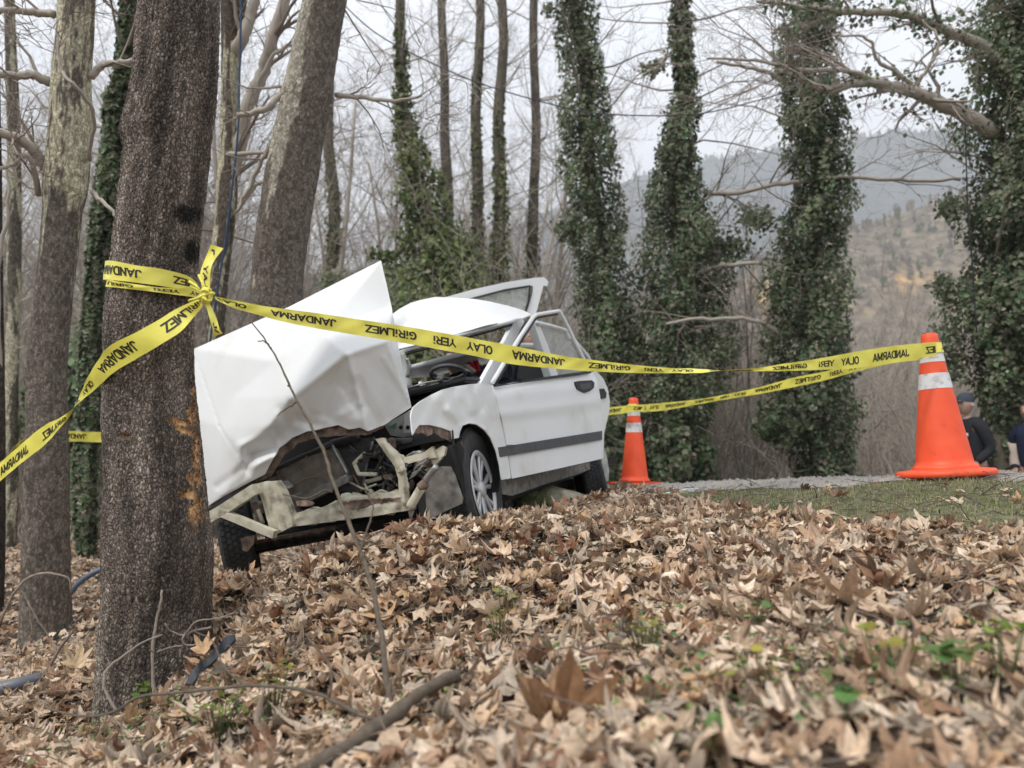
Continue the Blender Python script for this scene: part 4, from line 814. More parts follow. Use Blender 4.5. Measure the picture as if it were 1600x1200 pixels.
# front left fender with its crumpled top
def fender_d(x, y):
    off = .0
    d = fen_d(x, y)
    # the wing turns inwards to the nose: top and tip lie nearer the middle of the car
    tip = smooth01((712-x)/75.); d = d-tip*.10*0 + tip*.02
    d += .05*smooth01((630-y)/45.)*(.3+.7*smooth01((770-x)/80))
    d -= crease(x, y, (690,611), (722,668), 15, .028, 1.0)+crease(x, y, (728,604), (742,640), 9, .020, 1.0)+crease(x, y, (700,640), (716,652), 12, .018)+crease(x, y, (748,606), (772,650), 8, .012)
    d += crease(x, y, (708,610), (733,655), 9, .022, 1.0)+crease(x, y, (738,603), (752,640), 7, .016)+crease(x, y, (672,618), (690,660), 14, .016)
    d += crease(x, y, (640,652), (735,650), 3, .0)+.003*math.sin(x*.21+y*.1)
    d -= crease(x, y, (722,666), (732,662), 5, .012)+crease(x, y, (732,662), (757,671), 5, .012)+crease(x, y, (757,671), (775,704), 5, .012)+crease(x, y, (775,704), (783,747), 5, .012)
    return d
FE = [(642,650),(645,637),(657,627),(673,617),(690,609),(710,604),(735,600),(752,599),(768,601),(774,622),(784,665),(791,700),(796,728),(798,747),(784,750),(781,727),(775,703),(767,684),(757,671),(745,663),(733,661),(723,665),(719,674),(717,684),(707,686),(705,674),(690,668),(672,664),(655,664),(649,672),(645,680)]
px_sheet('fender', FE, fender_d, M['paint'], 3.6, .005)
px_sheet('torn_fender_edge', [(650,664),(672,662),(690,666),(704,673),(706,690),(690,684),(677,676),(668,682),(661,676),(652,678)], lambda x, y: fender_d(x, y)+.02+.01*math.sin(x*.5), M['rust'], 3.5, .004, jag=.7)
bar('torn_fender_edge', [(707,672),(708,684),(709,698)], .004, M['dark'], car, lambda x, y: side(x, y, .83))
# arch lip and inner wheel arch
arch = [(718,684),(720,673),(724,665),(733,661),(745,663),(757,671),(767,684),(775,703),(781,727),(784,750),(783,768)]
A_ = np.array([w2c(side(x, y, .80))[0] for x, y in arch]); A_ = crom(A_, 4); mb = MB(); B_ = A_.copy(); B_[:, 1] = .30; mid_ = A_.copy(); mid_[:, 1] = .62; mid_[:, 2] += .01
n_ = len(A_); mb.add(c2w(np.vstack([A_-[0, .012, 0], mid_, B_])), [(i+k*n_, i+1+k*n_, i+1+(k+1)*n_, i+(k+1)*n_) for i in range(n_-1) for k in (0, 1)]); o = obj('wheel_arch_liner', *mb.out(), M['black'], car)
px_sheet('wheel_arch_liner', [(772,700),(780,722),(784,750),(782,772),(775,792),(768,800),(764,770),(760,735)], lambda x, y: depth_of(side(x, y, .52)), M['rust'], 4, .01)

# front left door, slightly ajar
dd_ = lambda x, y, o=0: depth_of(door(x, y, 0))+o
def door_d(x, y):
    b = np.interp(x, [770, 938], [600, 583])
    d = dd_(x, y)+.06*smooth01((b+22-y)/30.)-.012*smooth01((y-640)/10.)*0
    ridge = np.interp(x, [780, 940], [647, 625]); d += -.010*math.exp(-((y-ridge)/9.)**2)+.012*smooth01((y-ridge)/20.)
    d += crease(x, y, (783,608), (806,600), 14, .018)+.0015*math.sin(x*.07)
    d += .03*smooth01((y-722)/30.)*0
    return d
DOOR = [(770,602),(800,598),(850,591),(900,585),(924,582),(931,590),(935,603),(939,627),(941,655),(941,690),(940,717),(900,726),(850,737),(800,748),(798,735),(794,706),(787,668),(777,625)]
fd = px_sheet('front_door', DOOR, door_d, M['paint'], 4, .03)
px_sheet('side_strip', [(779,699),(941,673),(941,687),(782,714)], lambda x, y: (dd_(x, y) if x > 798 else fen_d(x, y))-.014, M['trim'], 6, .014, fd)
px_sheet('door_handle', [(900,596),(906,595),(925,594),(929,598),(928,606),(922,611),(914,614),(907,611),(902,608),(900,602)], lambda x, y: dd_(x, y)-.016, M['dark'], 3, .016, fd)
px_sheet('handle_recess', [(906,600),(924,598),(924,606),(912,610),(907,607)], lambda x, y: dd_(x, y)-.019, M['trim'], 3, .002, fd)
px_sheet('window_sill_seal', [(772,600),(798,599),(850,589),(910,581),(924,580),(924,583),(900,587),(850,593),(800,600),(776,604)], lambda x, y: dd_(x, y)-.003, M['dark'], 5, .012, fd)
DF = lambda x, y: door(x, y, -.045)
bar('window_frame', [(768,600),(790,563),(812,527),(833,496),(838,492),(856,489),(874,486)], .0125, M['paint'], fd, DF)
bar('window_frame', [(874,486),(887,510),(901,540),(914,565),(922,583)], .0125, M['paint'], fd, DF)
bar('window_seal', [(775,600),(797,562),(818,528),(838,497),(857,493),(871,491)], .006, M['dark'], fd, lambda x, y: door(x, y, -.05))
px_sheet('sill', [(783,750),(800,749),(850,738),(900,727),(938,719),(938,727),(900,742),(850,757),(800,775),(785,772)], lambda x, y: depth_of(side(x, y, .74)), M['darkdust'], 5, .05)
# B pillar, rear door and its window frame
RF = lambda x, y: side(x, y, .73)
px_sheet('door_pillar', [(834,504),(841,502),(856,540),(871,583),(873,590),(862,591),(850,552)], lambda x, y: depth_of(side(x, y, .72)), M['paint'], 5, .05)
rd = px_sheet('rear_door', [(915,588),(932,580),(943,592),(950,608),(953,628),(952,643),(948,660),(944,677),(943,716),(930,718),(925,650)], lambda x, y: depth_of(side(x, y, .86))+.28, M['paint'], 4, .04)
rd['label'] = 'bulged white rear door'
bar('window_frame', [(838,504),(860,509),(884,516),(890,530)], .014, M['paint'], rd, RF)
bar('window_frame', [(884,516),(900,535),(918,556),(927,573),(934,592)], .014, M['paint'], rd, RF)
bar('window_frame', [(893,525),(906,552),(914,575)], .01, M['paint'], rd, lambda x, y: side(x, y, .70))
px_sheet('window_pane', [(842,507),(884,517),(915,580),(873,585)], lambda x, y: depth_of(side(x, y, .71)), M['glass'], 12, .004, rd)
px_sheet('door_handle', [(933,608),(944,607),(948,614),(947,622),(941,623),(935,617)], lambda x, y: depth_of(side(x, y, .87))+.27, M['dark'], 3, .012, rd)
px_sheet('rear_quarter', [(940,718),(944,700),(948,712),(952,735),(951,752),(945,752),(941,735)], lambda x, y: 5.75, M['paint_in'], 4, .03)
# hidden body: far side, tail, floor, engine bay
cbox('boot_lid', (-3.0, -.32, .86), (.9, 1.0, .05), M['paint'], bev=.02); cbox('tail_panel', (-3.42, -.32, .6), (.05, 1.0, .5), M['paint'], bev=.02)
cbox('rear_quarter', (-2.95, -.76, .60), (.85, .06, .5), M['paint'], bev=.02); cbox('rear_door', (-1.95, -.78, .58), (.85, .06, .60), M['paint'], bev=.02)
cbox('front_door', (-1.0, -.79, .58), (.95, .06, .60), M['paint'], bev=.02); cbox('fender', (-.32, -.80, .60), (.30, .05, .36), M['paint'], bev=.02)
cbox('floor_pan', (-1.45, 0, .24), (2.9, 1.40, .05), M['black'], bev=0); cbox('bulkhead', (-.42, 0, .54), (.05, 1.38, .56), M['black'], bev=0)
cbox('dashboard', (-.62, 0, .80), (.34, 1.34, .20), M['dark'], bev=.05); cbox('scuttle', (-.38, 0, .865), (.22, 1.36, .03), M['dark'], bev=.01)
cbox('rear_shelf', (-2.45, 0, .84), (.35, 1.2, .04), M['seat'], bev=.01)
for y in (-.34, .34):
    cbox('seat', (-1.25, y, .42), (.48, .48, .16), M['seat'], bev=.05); cbox('seat', (-1.5, y, .68), (.14, .46, .50), M['seat'], bev=.05, ry=-.2)
    cbox('headrest', (-1.55, y, 1.0), (.08, .26, .16), M['seat'], bev=.035)
cbox('rear_bench', (-2.1, 0, .42), (.5, 1.2, .18), M['seat'], bev=.05); cbox('rear_bench', (-2.3, 0, .64), (.14, 1.2, .42), M['seat'], bev=.05)
cbox('roof_panel', (-1.85, -.02, 1.19), (1.15, 1.02, .03), M['paint'], bev=.01, ry=.06)
for y in (-.62,): cbox('rear_pillar', (-2.35, y, 1.0), (.14, .06, .36), M['paint'], bev=.02, ry=.4); cbox('door_pillar', (-1.45, y-.04, 1.0), (.08, .05, .40), M['paint'], bev=.015)
# steering wheel seen through the missing windscreen
sw = crom([P(700+27*math.cos(a), 592+13*math.sin(a)-8, 4.78+.08*math.sin(a)) for a in np.linspace(0, 2*math.pi, 20)], 3)
swo = obj('steering_wheel', *tube_vf(sw, .012, 8), M['trim'], car)
bar('steering_wheel_spoke', [(674,583),(688,590),(702,592),(715,590),(727,584)], .010, M['dark'], swo, lambda x, y: P(x, y, 4.79)); bar('horn_button', [(683,590),(692,592)], .022, M['metal'], swo, lambda x, y: P(x, y, 4.76))
bar('wiper_arm', [(640,612),(662,606),(690,600),(712,590)], .006, M['dark'], car, lambda x, y: P(x, y, 4.55)); bar('wiper_arm', [(638,606),(665,598),(688,594)], .005, M['metal'], car, lambda x, y: P(x, y, 4.62))
px_sheet('scuttle_panel', [(638,606),(660,602),(700,598),(752,596),(752,606),(715,604),(690,611),(665,621),(645,634)], lambda x, y: np.interp(x, [640, 750], [4.66, 4.5]), M['dark'], 5, .02)
bar('wiring', [(641,622),(655,612),(678,602),(700,600)], .010, M['trim'], car, lambda x, y: P(x, y, 4.42)); bar('hinge_arm', [(637,590),(640,572),(636,560)], .012, M['metal'], car, lambda x, y: P(x, y, 4.6))
fdp_ = lambda x0: (lambda x, y: depth_of(fr(x, y, x0)))
px_sheet('inner_wing', [(600,664),(622,652),(643,640),(650,650),(650,672),(646,682),(628,683),(610,680)], fdp_(.02), M['paint_in'], 4, .01)
px_sheet('green_paint_patch', [(606,668),(620,660),(617,670)], fdp_(.03), M['green'], 4, .002)
px_sheet('bracket', [(632,647),(640,641),(641,676),(630,676)], fdp_(.05), M['paint'], 4, .015)
for q in ((626,668),(637,668)): px_sheet('bolt_hole', [(q[0]+3*math.cos(a), q[1]+3.4*math.sin(a)) for a in np.arange(0, 6.2, .7)], fdp_(.06), M['black'], 3, .003)
# nose: radiator, shroud, cross member and rails
FX = lambda x0: (lambda x, y: fr(x, y, x0)); fdp = lambda x0, o=0: (lambda x, y: depth_of(fr(x, y, x0))+o)
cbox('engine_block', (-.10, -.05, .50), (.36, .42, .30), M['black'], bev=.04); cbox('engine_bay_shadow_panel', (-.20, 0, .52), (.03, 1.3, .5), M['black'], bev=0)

rad = px_sheet('radiator', [(429,733),(519,697),(543,742),(452,779)], fdp(.20), M['radiator'], 5, .03)
rad_fin = MB()
for t in np.linspace(.03, .97, 46):
    a = np.array([429, 733.])+(np.array([519, 697.])-np.array([429, 733.]))*t; b = np.array([452, 779.])+(np.array([543, 742.])-np.array([452, 779.]))*t
    pa, pb = fr(*a, .205), fr(*b, .205); e_ = SN*.0012; rad_fin.add([pa-e_, pa+e_, pb+e_, pb-e_, pa-e_+FN*.008, pa+e_+FN*.008, pb+e_+FN*.008, pb-e_+FN*.008], [(4, 5, 6, 7), (0, 4, 7, 3), (1, 2, 6, 5)])
tag(obj('radiator_fin', *rad_fin.out(), M['radiator'], rad, False), kind='stuff')
bar('radiator_frame', [(519,696),(531,718),(544,742)], .008, M['metal'], rad, FX(0.22)); bar('radiator_frame', [(452,778),(500,760),(543,743)], .008, M['metal'], rad, FX(0.22)); bar('radiator_frame', [(425,735),(470,714),(519,695)], .012, M['dark'], rad, FX(0.22))
px_sheet('radiator_tank', [(452,779),(500,760),(543,743),(545,753),(500,775),(459,795),(452,788)], fdp(.24), M['darkdust'], 5, .04, rad)
for q in ([(460,733),(470,723),(480,712)], [(452,760),(475,748),(497,744)], [(505,708),(512,716),(516,724)]): bar('scratch_debris', q, .003, M['twigpale'], rad, FX(0.23))
px_sheet('fan_shroud', [(524,690),(583,683),(563,771),(530,768),(545,742)], fdp(.14), M['trim'], 6, .02); px_sheet('fan_shroud', [(400,748),(430,733),(455,780),(470,800),(448,806),(425,752)], fdp(.18), M['darkdust'], 6, .02)
bar('cable', [(582,690),(574,725),(565,768)], .006, M['metal'], car, FX(0.16)); bar('upper_hose', [(398,752),(420,740),(470,720),(520,694),(560,684)], .022, M['dark'], car, FX(0.18))
def cm_d(o): return lambda x, y: depth_of(fr(x, y, .38))+o+.005*math.sin(x*.07)+.003*math.sin(x*.23+y*.2)+crease(x, y, (530,788), (625,785), 5, .014)-crease(x, y, (456,810), (636,783), 4, .006)
cmb = px_sheet('cross_member', [(453,803),(505,792),(532,783),(560,776),(588,770),(618,771),(635,775),(640,797),(600,804),(560,809),(510,816),(458,823)], cm_d(0), M['frame'], 4, .06, jag=.25)
px_sheet('dent_fold', [(535,786),(560,781),(600,779),(628,777),(612,784),(580,789),(552,797),(540,795)], cm_d(-.006), M['rust'], 4, .004, cmb, jag=1.0)
px_sheet('rail_end', [(400,756),(415,752),(429,752),(440,770),(448,790),(456,812),(457,822),(436,833),(424,836),(417,812),(410,785)], lambda x, y: depth_of(fr(x, y, .40))+crease(x, y, (416,755), (440,830), 9, -.03), M['frame'], 4, .05, jag=.2)
flatbar('brace', [(345,800),(372,811),(400,823),(430,835)], .034, .03, FX(0.44), M['frame'], car, FN); flatbar('brace', [(330,808),(352,795),(378,778),(400,764)], .05, .03, FX(0.44), M['frame'], car, FN)
bar('brace', [(403,796),(411,818)], .010, M['frame'], car, FX(0.38)); bar('brace', [(366,784),(394,776)], .012, M['rust'], car, FX(0.40))
px_sheet('lamp_mount', [(392,786),(408,782),(414,800),(398,805)], fdp(.38), M['rust'], 4, .03)
px_sheet('headlight_frame', [(586,686),(596,684),(612,697),(626,712),(633,728),(639,760),(640,790),(636,795),(624,780),(622,748),(617,730),(606,714)], lambda x, y: depth_of(fr(x, y, .38))+crease(x, y, (600,692), (628,735), 7, -.03)+crease(x, y, (628,735), (632,785), 6, -.03), M['frame'], 3.6, .03, jag=.2)
flatbar('headlight_frame', [(626,722),(645,717),(665,712),(680,706)], [.035, .03, .03, .05], .02, FX(0.36), M['frame'], car, FN)
px_sheet('headlight_frame', [(663,713),(676,706),(690,697),(696,700),(694,712),(686,720),(678,729),(672,718)], fdp(.34, -.01), M['frame'], 3.6, .02, jag=.8)
bar('bumper_mount', [(641,792),(650,776),(660,760)], .020, M['frame'], car, FX(0.44)); bar('bumper_mount', [(660,760),(668,746),(683,728)], .015, M['metal'], car, FX(0.42)); bar('bolt', [(657,762),(665,755)], .022, M['rust'], car, FX(0.44))
for k in range(7): bar('torn_grille', [(640+k*2, 748-k*4), (648+k*2.4, 742-k*4+rng.normal(0, 2)), (657+k*2, 733-k*3)], .004, M['metal'], car, FX(0.38))
px_sheet('splash_shield', [(663,752),(676,740),(689,729),(704,729),(711,742),(724,779),(722,787),(700,797),(668,814),(666,790)], lambda x, y: depth_of(fr(x, y, .37))+.0006*(x-660), M['darkdust'], 5, .006)
px_sheet('splash_liner', [(686,712),(700,697),(719,690),(724,700),(722,725),(727,760),(723,779),(711,742),(704,729),(690,729)], lambda x, y: depth_of(fr(x, y, .32))+.02*math.cos((x-700)*.08), M['dark'], 4, .008)
px_sheet('splash_liner', [(650,772),(664,752),(668,814),(655,806)], fdp(.34), M['dark'], 5, .008); px_sheet('tow_eye', [(640,790),(646,788),(647,800),(641,814),(638,800)], fdp(.36), M['metal'], 4, .01)
# clutter in the engine bay
rr = np.random.default_rng(77)
for k in range(58):
    a = np.array([rr.uniform(588, 696), rr.uniform(690, 775)]) if k < 38 else np.array([rr.uniform(545, 625), rr.uniform(700, 770)]); q = [a]
    for _ in range(3): q.append(q[-1]+rr.normal(0, 12, 2)); q[-1] = np.clip(q[-1], (545, 688), (700, 785))
    bar('loose_hose', [tuple(z_) for z_ in q], rr.uniform(.003, .012), M[('dark', 'rust', 'trim', 'dark', 'frame')[k % 5]], car, FX(rr.uniform(.08, .28)))
for k in range(16):
    c0 = np.array([rr.uniform(600, 700), rr.uniform(690, 770)]) if k < 11 else np.array([rr.uniform(400, 520), rr.uniform(755, 800)]); a0 = rr.random()*6.28; L0 = rr.uniform(8, 22); x0 = rr.uniform(.12, .36)
    q = [tuple(c0+np.array([math.cos(a0+t)*L0*rr.uniform(.5, 1), math.sin(a0+t)*L0*.55*rr.uniform(.4, 1)])) for t in np.linspace(0, 5.4, 7)]
    px_sheet('torn_metal', q, lambda x, y: depth_of(fr(x, y, x0))+.02*math.sin(x*.25+k)+.015*math.sin(y*.3), M[('rust', 'frame', 'darkdust', 'dark', 'paint_in')[k % 5]], 4, .003, smooth=False, jag=.5)
for k in range(8): cbox('engine_part', (rr.uniform(-.1, .12), rr.uniform(.15, .60), rr.uniform(.35, .60)), rr.uniform(.04, .12, 3), M[('dark', 'rust', 'darkdust')[k % 3]], bev=.01, rz=rr.uniform(-1, 1), ry=rr.uniform(-.6, .6))

# wheels
def wheel(c, tilt=(0, 0, 0), flip=False, spin=.3, R=.287, wd=.165):
    Rm = CR @ rotm(*tilt) @ (np.diag([-1., -1., 1.]) if flip else np.eye(3)); ctr = c2w([c])[0]; parts = {}
    prof = [(.178, -.055), (.20, -.070), (.245, -.080), (R-.022, -.079), (R-.006, -.068), (R, -.055), (R, .055), (R-.006, .068), (R-.022, .079), (.245, .080), (.20, .070), (.178, .055)]
    V, F = lathe_vf(prof, 48); loc = np.c_[V[:, 0], V[:, 2], V[:, 1]]                       # axle along y
    t = obj('wheel', loc @ Rm.T+ctr, F, M['rubber'], car)
    mb = MB()
    for i in range(60):
        for k, yy in enumerate((-.052, -.026, 0, .026, .052)):
            a = (i+.5*(k % 2))*2*math.pi/60; e = .0165
            q = [((R+.006)*math.cos(b), yy+s_, (R+.006)*math.sin(b)) for b, s_ in ((a-.036, -.010), (a+.036, -.010), (a+.036, .010), (a-.036, .010))]+[((R-.004)*math.cos(b), yy+s_, (R-.004)*math.sin(b)) for b, s_ in ((a-.04, -.0115), (a+.04, -.0115), (a+.04, .0115), (a-.04, .0115))]
            mb.add(np.array(q) @ Rm.T+ctr, [(0, 1, 2, 3), (0, 4, 5, 1), (1, 5, 6, 2), (2, 6, 7, 3), (3, 7, 4, 0)])
    tag(obj('tread', *mb.out(), M['rubber'], t, False), kind='stuff')
    # rim: dish, seven forked spokes, hub
    prof = [(.182, .062), (.178, .072), (.168, .070), (.160, .045), (.05, .030), (.0001, .028)]; V, F = lathe_vf(prof, 40); loc = np.c_[V[:, 0], V[:, 2], V[:, 1]]
    rim = obj('rim', loc @ Rm.T+ctr, F, M['dark'], t)
    mb = MB()
    for k in range(7):
        a0 = spin+k*2*math.pi/7
        for da in (-.17, .17):
            a, b = a0+da*.3, a0+da; pr = [(.035, a, .026, .060), (.10, (a+b)/2, .017, .062), (.165, b, .022, .066)]; V = []
            for r_, an, hw, z_ in pr:
                cx_, cy_ = r_*math.cos(an), r_*math.sin(an); tx, ty = -math.sin(an), math.cos(an)
                V += [(cx_+tx*hw*.5, z_, cy_+ty*hw*.5), (cx_-tx*hw*.5, z_, cy_-ty*hw*.5), (cx_-tx*hw*.62, z_-.014, cy_-ty*hw*.62), (cx_+tx*hw*.62, z_-.014, cy_+ty*hw*.62)]
            mb.add(np.array(V) @ Rm.T+ctr, [(i*4+j, i*4+(j+1) % 4, i*4+4+(j+1) % 4, i*4+4+j) for i in range(2) for j in range(4)])
    V, F = lathe_vf([(.040, .050), (.038, .066), (.030, .072), (.0001, .074)], 20); mb.add(np.c_[V[:, 0], V[:, 2], V[:, 1]] @ Rm.T+ctr, F)
    V, F = lathe_vf([(.158, .062), (.162, .072), (.176, .076), (.183, .070)], 40); mb.add(np.c_[V[:, 0], V[:, 2], V[:, 1]] @ Rm.T+ctr, F)
    obj('wheel_cover', *mb.out(), M['rim'], t)
    return t
def wheel_at(px, py, y): return w2c(hit(px, py, (0, 1, 0), y))[0]
wheel(wheel_at(734, 768, .70), (math.radians(8), 0, 0)); wheel(wheel_at(372, 836, -.66), (math.radians(38), 0, 0), True)
wr = wheel_at(921, 752, .64); wheel(wr, (math.radians(24), 0, 0)); wheel((-2.49, -.66, .22), flip=True)
cbox('rear_axle', (-2.45, 0, .25), (.09, 1.25, .09), M['dark'], bev=.02); cbox('suspension_arm', (-.05, -.35, .25), (.10, .6, .06), M['rust'], bev=.01)
px_sheet('mud_flap', [(376,842),(386,838),(398,836),(396,850),(386,862),(379,860)], lambda x, y: depth_of(fr(x, y, .22)), M['rust'], 4, .01)
px_sheet('underbody_shield', [(783,772),(820,765),(870,752),(895,748),(905,760),(880,775),(830,788),(790,792)], lambda x, y: depth_of(side(x, y, .45)), M['darkdust'], 6, .02)
cbox('rear_quarter', (-2.95, .20, .62), (.85, .05, .50), M['paint'], bev=.02)

# ------------------------------------------------------------------ cones
def make_cone(name, base, H, rb, r0, r1, tilt, label, square=False):
    up = Vector(tilt).normalized(); R = up.to_track_quat('Z', 'Y').to_matrix(); Rn = np.array(R); base = np.array(base)
    root = empty(name, base, label, 'traffic cone', 'traffic cones holding the tape'); put = lambda V: V @ Rn.T+base
    if not square: V, F = lathe_vf([(.0, .0), (rb*.97, .0), (rb, .008), (rb, .022), (rb*.96, .034), (rb*.72, .040), (r0*1.10, .043)], 56)
    else: V, F = box_vf((0, 0, .016), (rb*2, rb*2, .032), rotm(.5, 0, 0), .012)
    obj('base', put(V), F, M['orange'], root, not square)
    rz = lambda t: r0*(1-t)**1.0+r1*t
    def band(nm, t0, t1, m, e): 
        ts = np.linspace(t0, t1, 10); V, F = lathe_vf([(rz(t)+e, .043+t*(H-.043)) for t in ts], 56); obj(nm, put(V), F, M[m], root)
    V, F = lathe_vf([(r0*1.12, .040), (r0*1.12, .052), (r0*1.03, .060)]+[(rz(t), .043+t*(H-.043)) for t in np.linspace(.03, 1, 30)]+[(r1*.85, H+.004), (r1*.6, H-.004), (r1*.55, H-.05)], 56)
    obj('body', put(V), F, M['orange'], root)
    band('reflective_band', .585, .70, 'reflect', .0015); band('reflective_band', .785, .87, 'reflect', .0015)
    return root, Rn
cb = P(1478, 744, 3.95); cb[2] = gz(cb[0], cb[1])+.012
cone1, Rc1 = make_cone('traffic_cone', cb, .742, .232, .138, .038, (-.055, .02, 1), 'orange traffic cone with two white bands standing near the two bystanders, tape end tied on')
cb2 = P(992, 761, 6.5); cb2[2] = gz(cb2[0], cb2[1])+.012
cone2, Rc2 = make_cone('traffic_cone', cb2, .74, .165, .115, .038, (.0, 0, 1), 'smaller looking far traffic cone beside the tail of the wrecked car', True)

# ------------------------------------------------------------------ barrier tapes with their print
_tc = {}
def _arc(cx, cy, rx, ry, a0, a1, n=9): return [(cx+rx*math.cos(math.radians(a)), cy+ry*math.sin(math.radians(a))) for a in np.linspace(a0, a1, n)]
GLY = {'J': (.55, [[(.45, 1), (.45, .28)]+_arc(.25, .26, .20, .19, 0, -180)]), 'A': (.78, [[(.06, 0), (.39, .95), (.72, 0)], [(.19, .30), (.59, .30)]]), 'N': (.72, [[(.10, 0), (.10, .94), (.62, .06), (.62, 1)]]),
       'D': (.74, [[(.10, .07), (.10, .93), (.34, .93)]+_arc(.34, .5, .32, .43, 90, -90)+[(.10, .07)]]), 'R': (.72, [[(.10, 0), (.10, .93), (.38, .93)]+_arc(.38, .70, .22, .23, 90, -90)+[(.10, .47)], [(.36, .47), (.64, 0)]]),
       'M': (.88, [[(.10, 0), (.10, .94), (.44, .12), (.78, .94), (.78, 0)]]), 'O': (.80, [_arc(.40, .5, .31, .43, 0, 360, 19)]), 'L': (.60, [[(.10, 1), (.10, .07), (.56, .07)]]), 'Y': (.72, [[(.04, 1), (.36, .48), (.68, 1)], [(.36, .5), (.36, 0)]]),
       'E': (.64, [[(.60, .93), (.10, .93), (.10, .07), (.60, .07)], [(.10, .52), (.54, .52)]]), 'i': (.30, [[(.15, 0), (.15, .66)], [(.15, .84), (.15, 1.0)]]), 'G': (.78, [_arc(.40, .5, .31, .43, 50, 300, 13)+[(.68, .16), (.68, .46), (.44, .46)]]), 'Z': (.68, [[(.06, .93), (.60, .93), (.08, .07), (.62, .07)]])}
def text_mesh(word):
    """block letters drawn as bold strokes, width scaled to 1, height 1"""
    if word in _tc: return _tc[word]
    x = 0; V = []; F = []; hw = .098
    for ch in word:
        adv, strokes = GLY[ch]
        for st in strokes:
            for (x0, y0), (x1, y1) in zip(st[:-1], st[1:]):
                L = math.hypot(x1-x0, y1-y0)+1e-9; tx, ty = (x1-x0)/L, (y1-y0)/L; e = hw*.55 if ch in 'AMNYOGDJR' else hw*.98; e = 0 if ch == 'i' else e
                a = (x0-tx*e, y0-ty*e); b = (x1+tx*e, y1+ty*e); n = max(1, int(L/.35)); i0 = len(V)
                for k in range(n+1):
                    t = k/n; px_, py_ = a[0]+(b[0]-a[0])*t, a[1]+(b[1]-a[1])*t; V += [(x+px_-ty*hw, min(1.02, max(-.02, py_+tx*hw))), (x+px_+ty*hw, min(1.02, max(-.02, py_-tx*hw)))]
                F += [(i0+2*k, i0+2*k+1, i0+2*k+3, i0+2*k+2) for k in range(n)]
        x += adv+.03
    V = np.array([(a/x, b, 0) for a, b in V]); _tc[word] = (V, F); return _tc[word]
WORDS = [('JANDARMA', 0, .235), ('OLAY', .32, .11), ('YERi', .475, .095), ('GiRiLMEZ', .635, .20)]; PERIOD = .945
def tape_between(rows, name, label, phase=0.0, root=None, k=10, sub=8, ink='ink', seg='tape_strip', wav=.0015):
    """rows: 3D points (bottom edge of the lettering, top edge of the lettering) in reading order"""
    r_ = crom([list(a)+list(b) for a, b in rows], k); A, B = r_[:, :3], r_[:, 3:]; mid = (A+B)/2; s = np.r_[0, np.cumsum(np.linalg.norm(np.diff(mid, axis=0), axis=1))]
    def S(u, v):
        u = np.clip(u, 0, s[-1]); a = np.stack([np.interp(u, s, A[:, i]) for i in range(3)], -1); b = np.stack([np.interp(u, s, B[:, i]) for i in range(3)], -1)
        d = b-a; e = .01; a2 = np.stack([np.interp(u+e, s, A[:, i]) for i in range(3)], -1); b2 = np.stack([np.interp(u+e, s, B[:, i]) for i in range(3)], -1); a0 = np.stack([np.interp(u-e, s, A[:, i]) for i in range(3)], -1)
        n = np.cross(((a2+b2)/2-a0)+1e-9, d); n /= np.linalg.norm(n, axis=-1)[:, None]+1e-9
        return a+d*v[:, None]+n*(wav*np.sin(u*23+v*3)+wav*.6*np.sin(u*61-v*5))[:, None], n
    us = np.linspace(0, s[-1], max(20, int(s[-1]/.012))); n = len(us); U = np.repeat(us, sub+1); Vv = np.tile(np.linspace(0, 1, sub+1), n)
    pts, nn = S(U, Vv); F = np.array([(i*(sub+1)+j, i*(sub+1)+j+1, (i+1)*(sub+1)+j+1, (i+1)*(sub+1)+j) for i in range(n-1) for j in range(sub)])
    m = len(pts); V2 = np.vstack([pts+nn*.00012, pts-nn*.00012]); F2 = np.vstack([F, F[:, ::-1]+m])
    strip = obj(seg, V2, F2, M['tape'], root)
    q = phase-PERIOD
    while q < s[-1]:
        for wd, x0, ln in WORDS:
            V, Fw = text_mesh(wd); u = q+x0+V[:, 0]*ln
            if u.min() < .004 or u.max() > s[-1]-.004:
                if u.max() < .004 or u.min() > s[-1]-.004: continue
                ok_ = (u > .004) & (u < s[-1]-.004); Fw = [f for f in Fw if all(ok_[i] for i in f)]
                if not Fw: continue
            v = .25+V[:, 1]*.46; p_, n_ = S(u, v)
            mb = MB()
            for sg in (1, -1): mb.add(p_+n_*.0011*sg, Fw)
            tag(obj('printed_word', *mb.out(), M[ink], strip, False), kind='stuff')
        q += PERIOD
    return strip
def rows_from(lst): return [(P(x, yb, d), P(x2, yt, d2)) for (x, yb, d), (x2, yt, d2) in lst]
knot = P(322, 462, 2.66)
# long strip: reading runs from the near cone to the tree; lettering tops look down left of the twist
inv = lambda x: 1/np.interp(x, [335, 1455], [1/2.72, 1/3.90])
up_e = [(1463,534),(1400,540),(1340,549),(1280,560),(1220,569),(1190,574),(1150,577),(1100,577),(1050,575),(1000,571),(940,564),(880,556),(800,540),(740,529),(680,518),(620,508),(560,499),(500,490),(440,482),(400,476),(365,469),(335,463)]
lo_e = [(1464,556),(1400,566),(1340,575),(1280,578),(1220,580),(1190,580),(1150,581),(1100,582),(1050,583),(1000,583),(940,581),(880,577),(800,569),(740,556),(680,545),(620,534),(560,524),(500,514),(440,502),(400,491),(365,481),(337,468)]
rows = []
for (x, u_), (x2, l_) in zip(up_e, lo_e):
    d = inv(x); t = smooth01((x-1040)/150.); e = .03*math.sin(math.pi*t)     # half turn about x = 1120
    rows.append((P(x, u_, d+e), P(x2, l_, d-e)) if x < 1125 else (P(x2, l_, d+e), P(x, u_, d-e)))
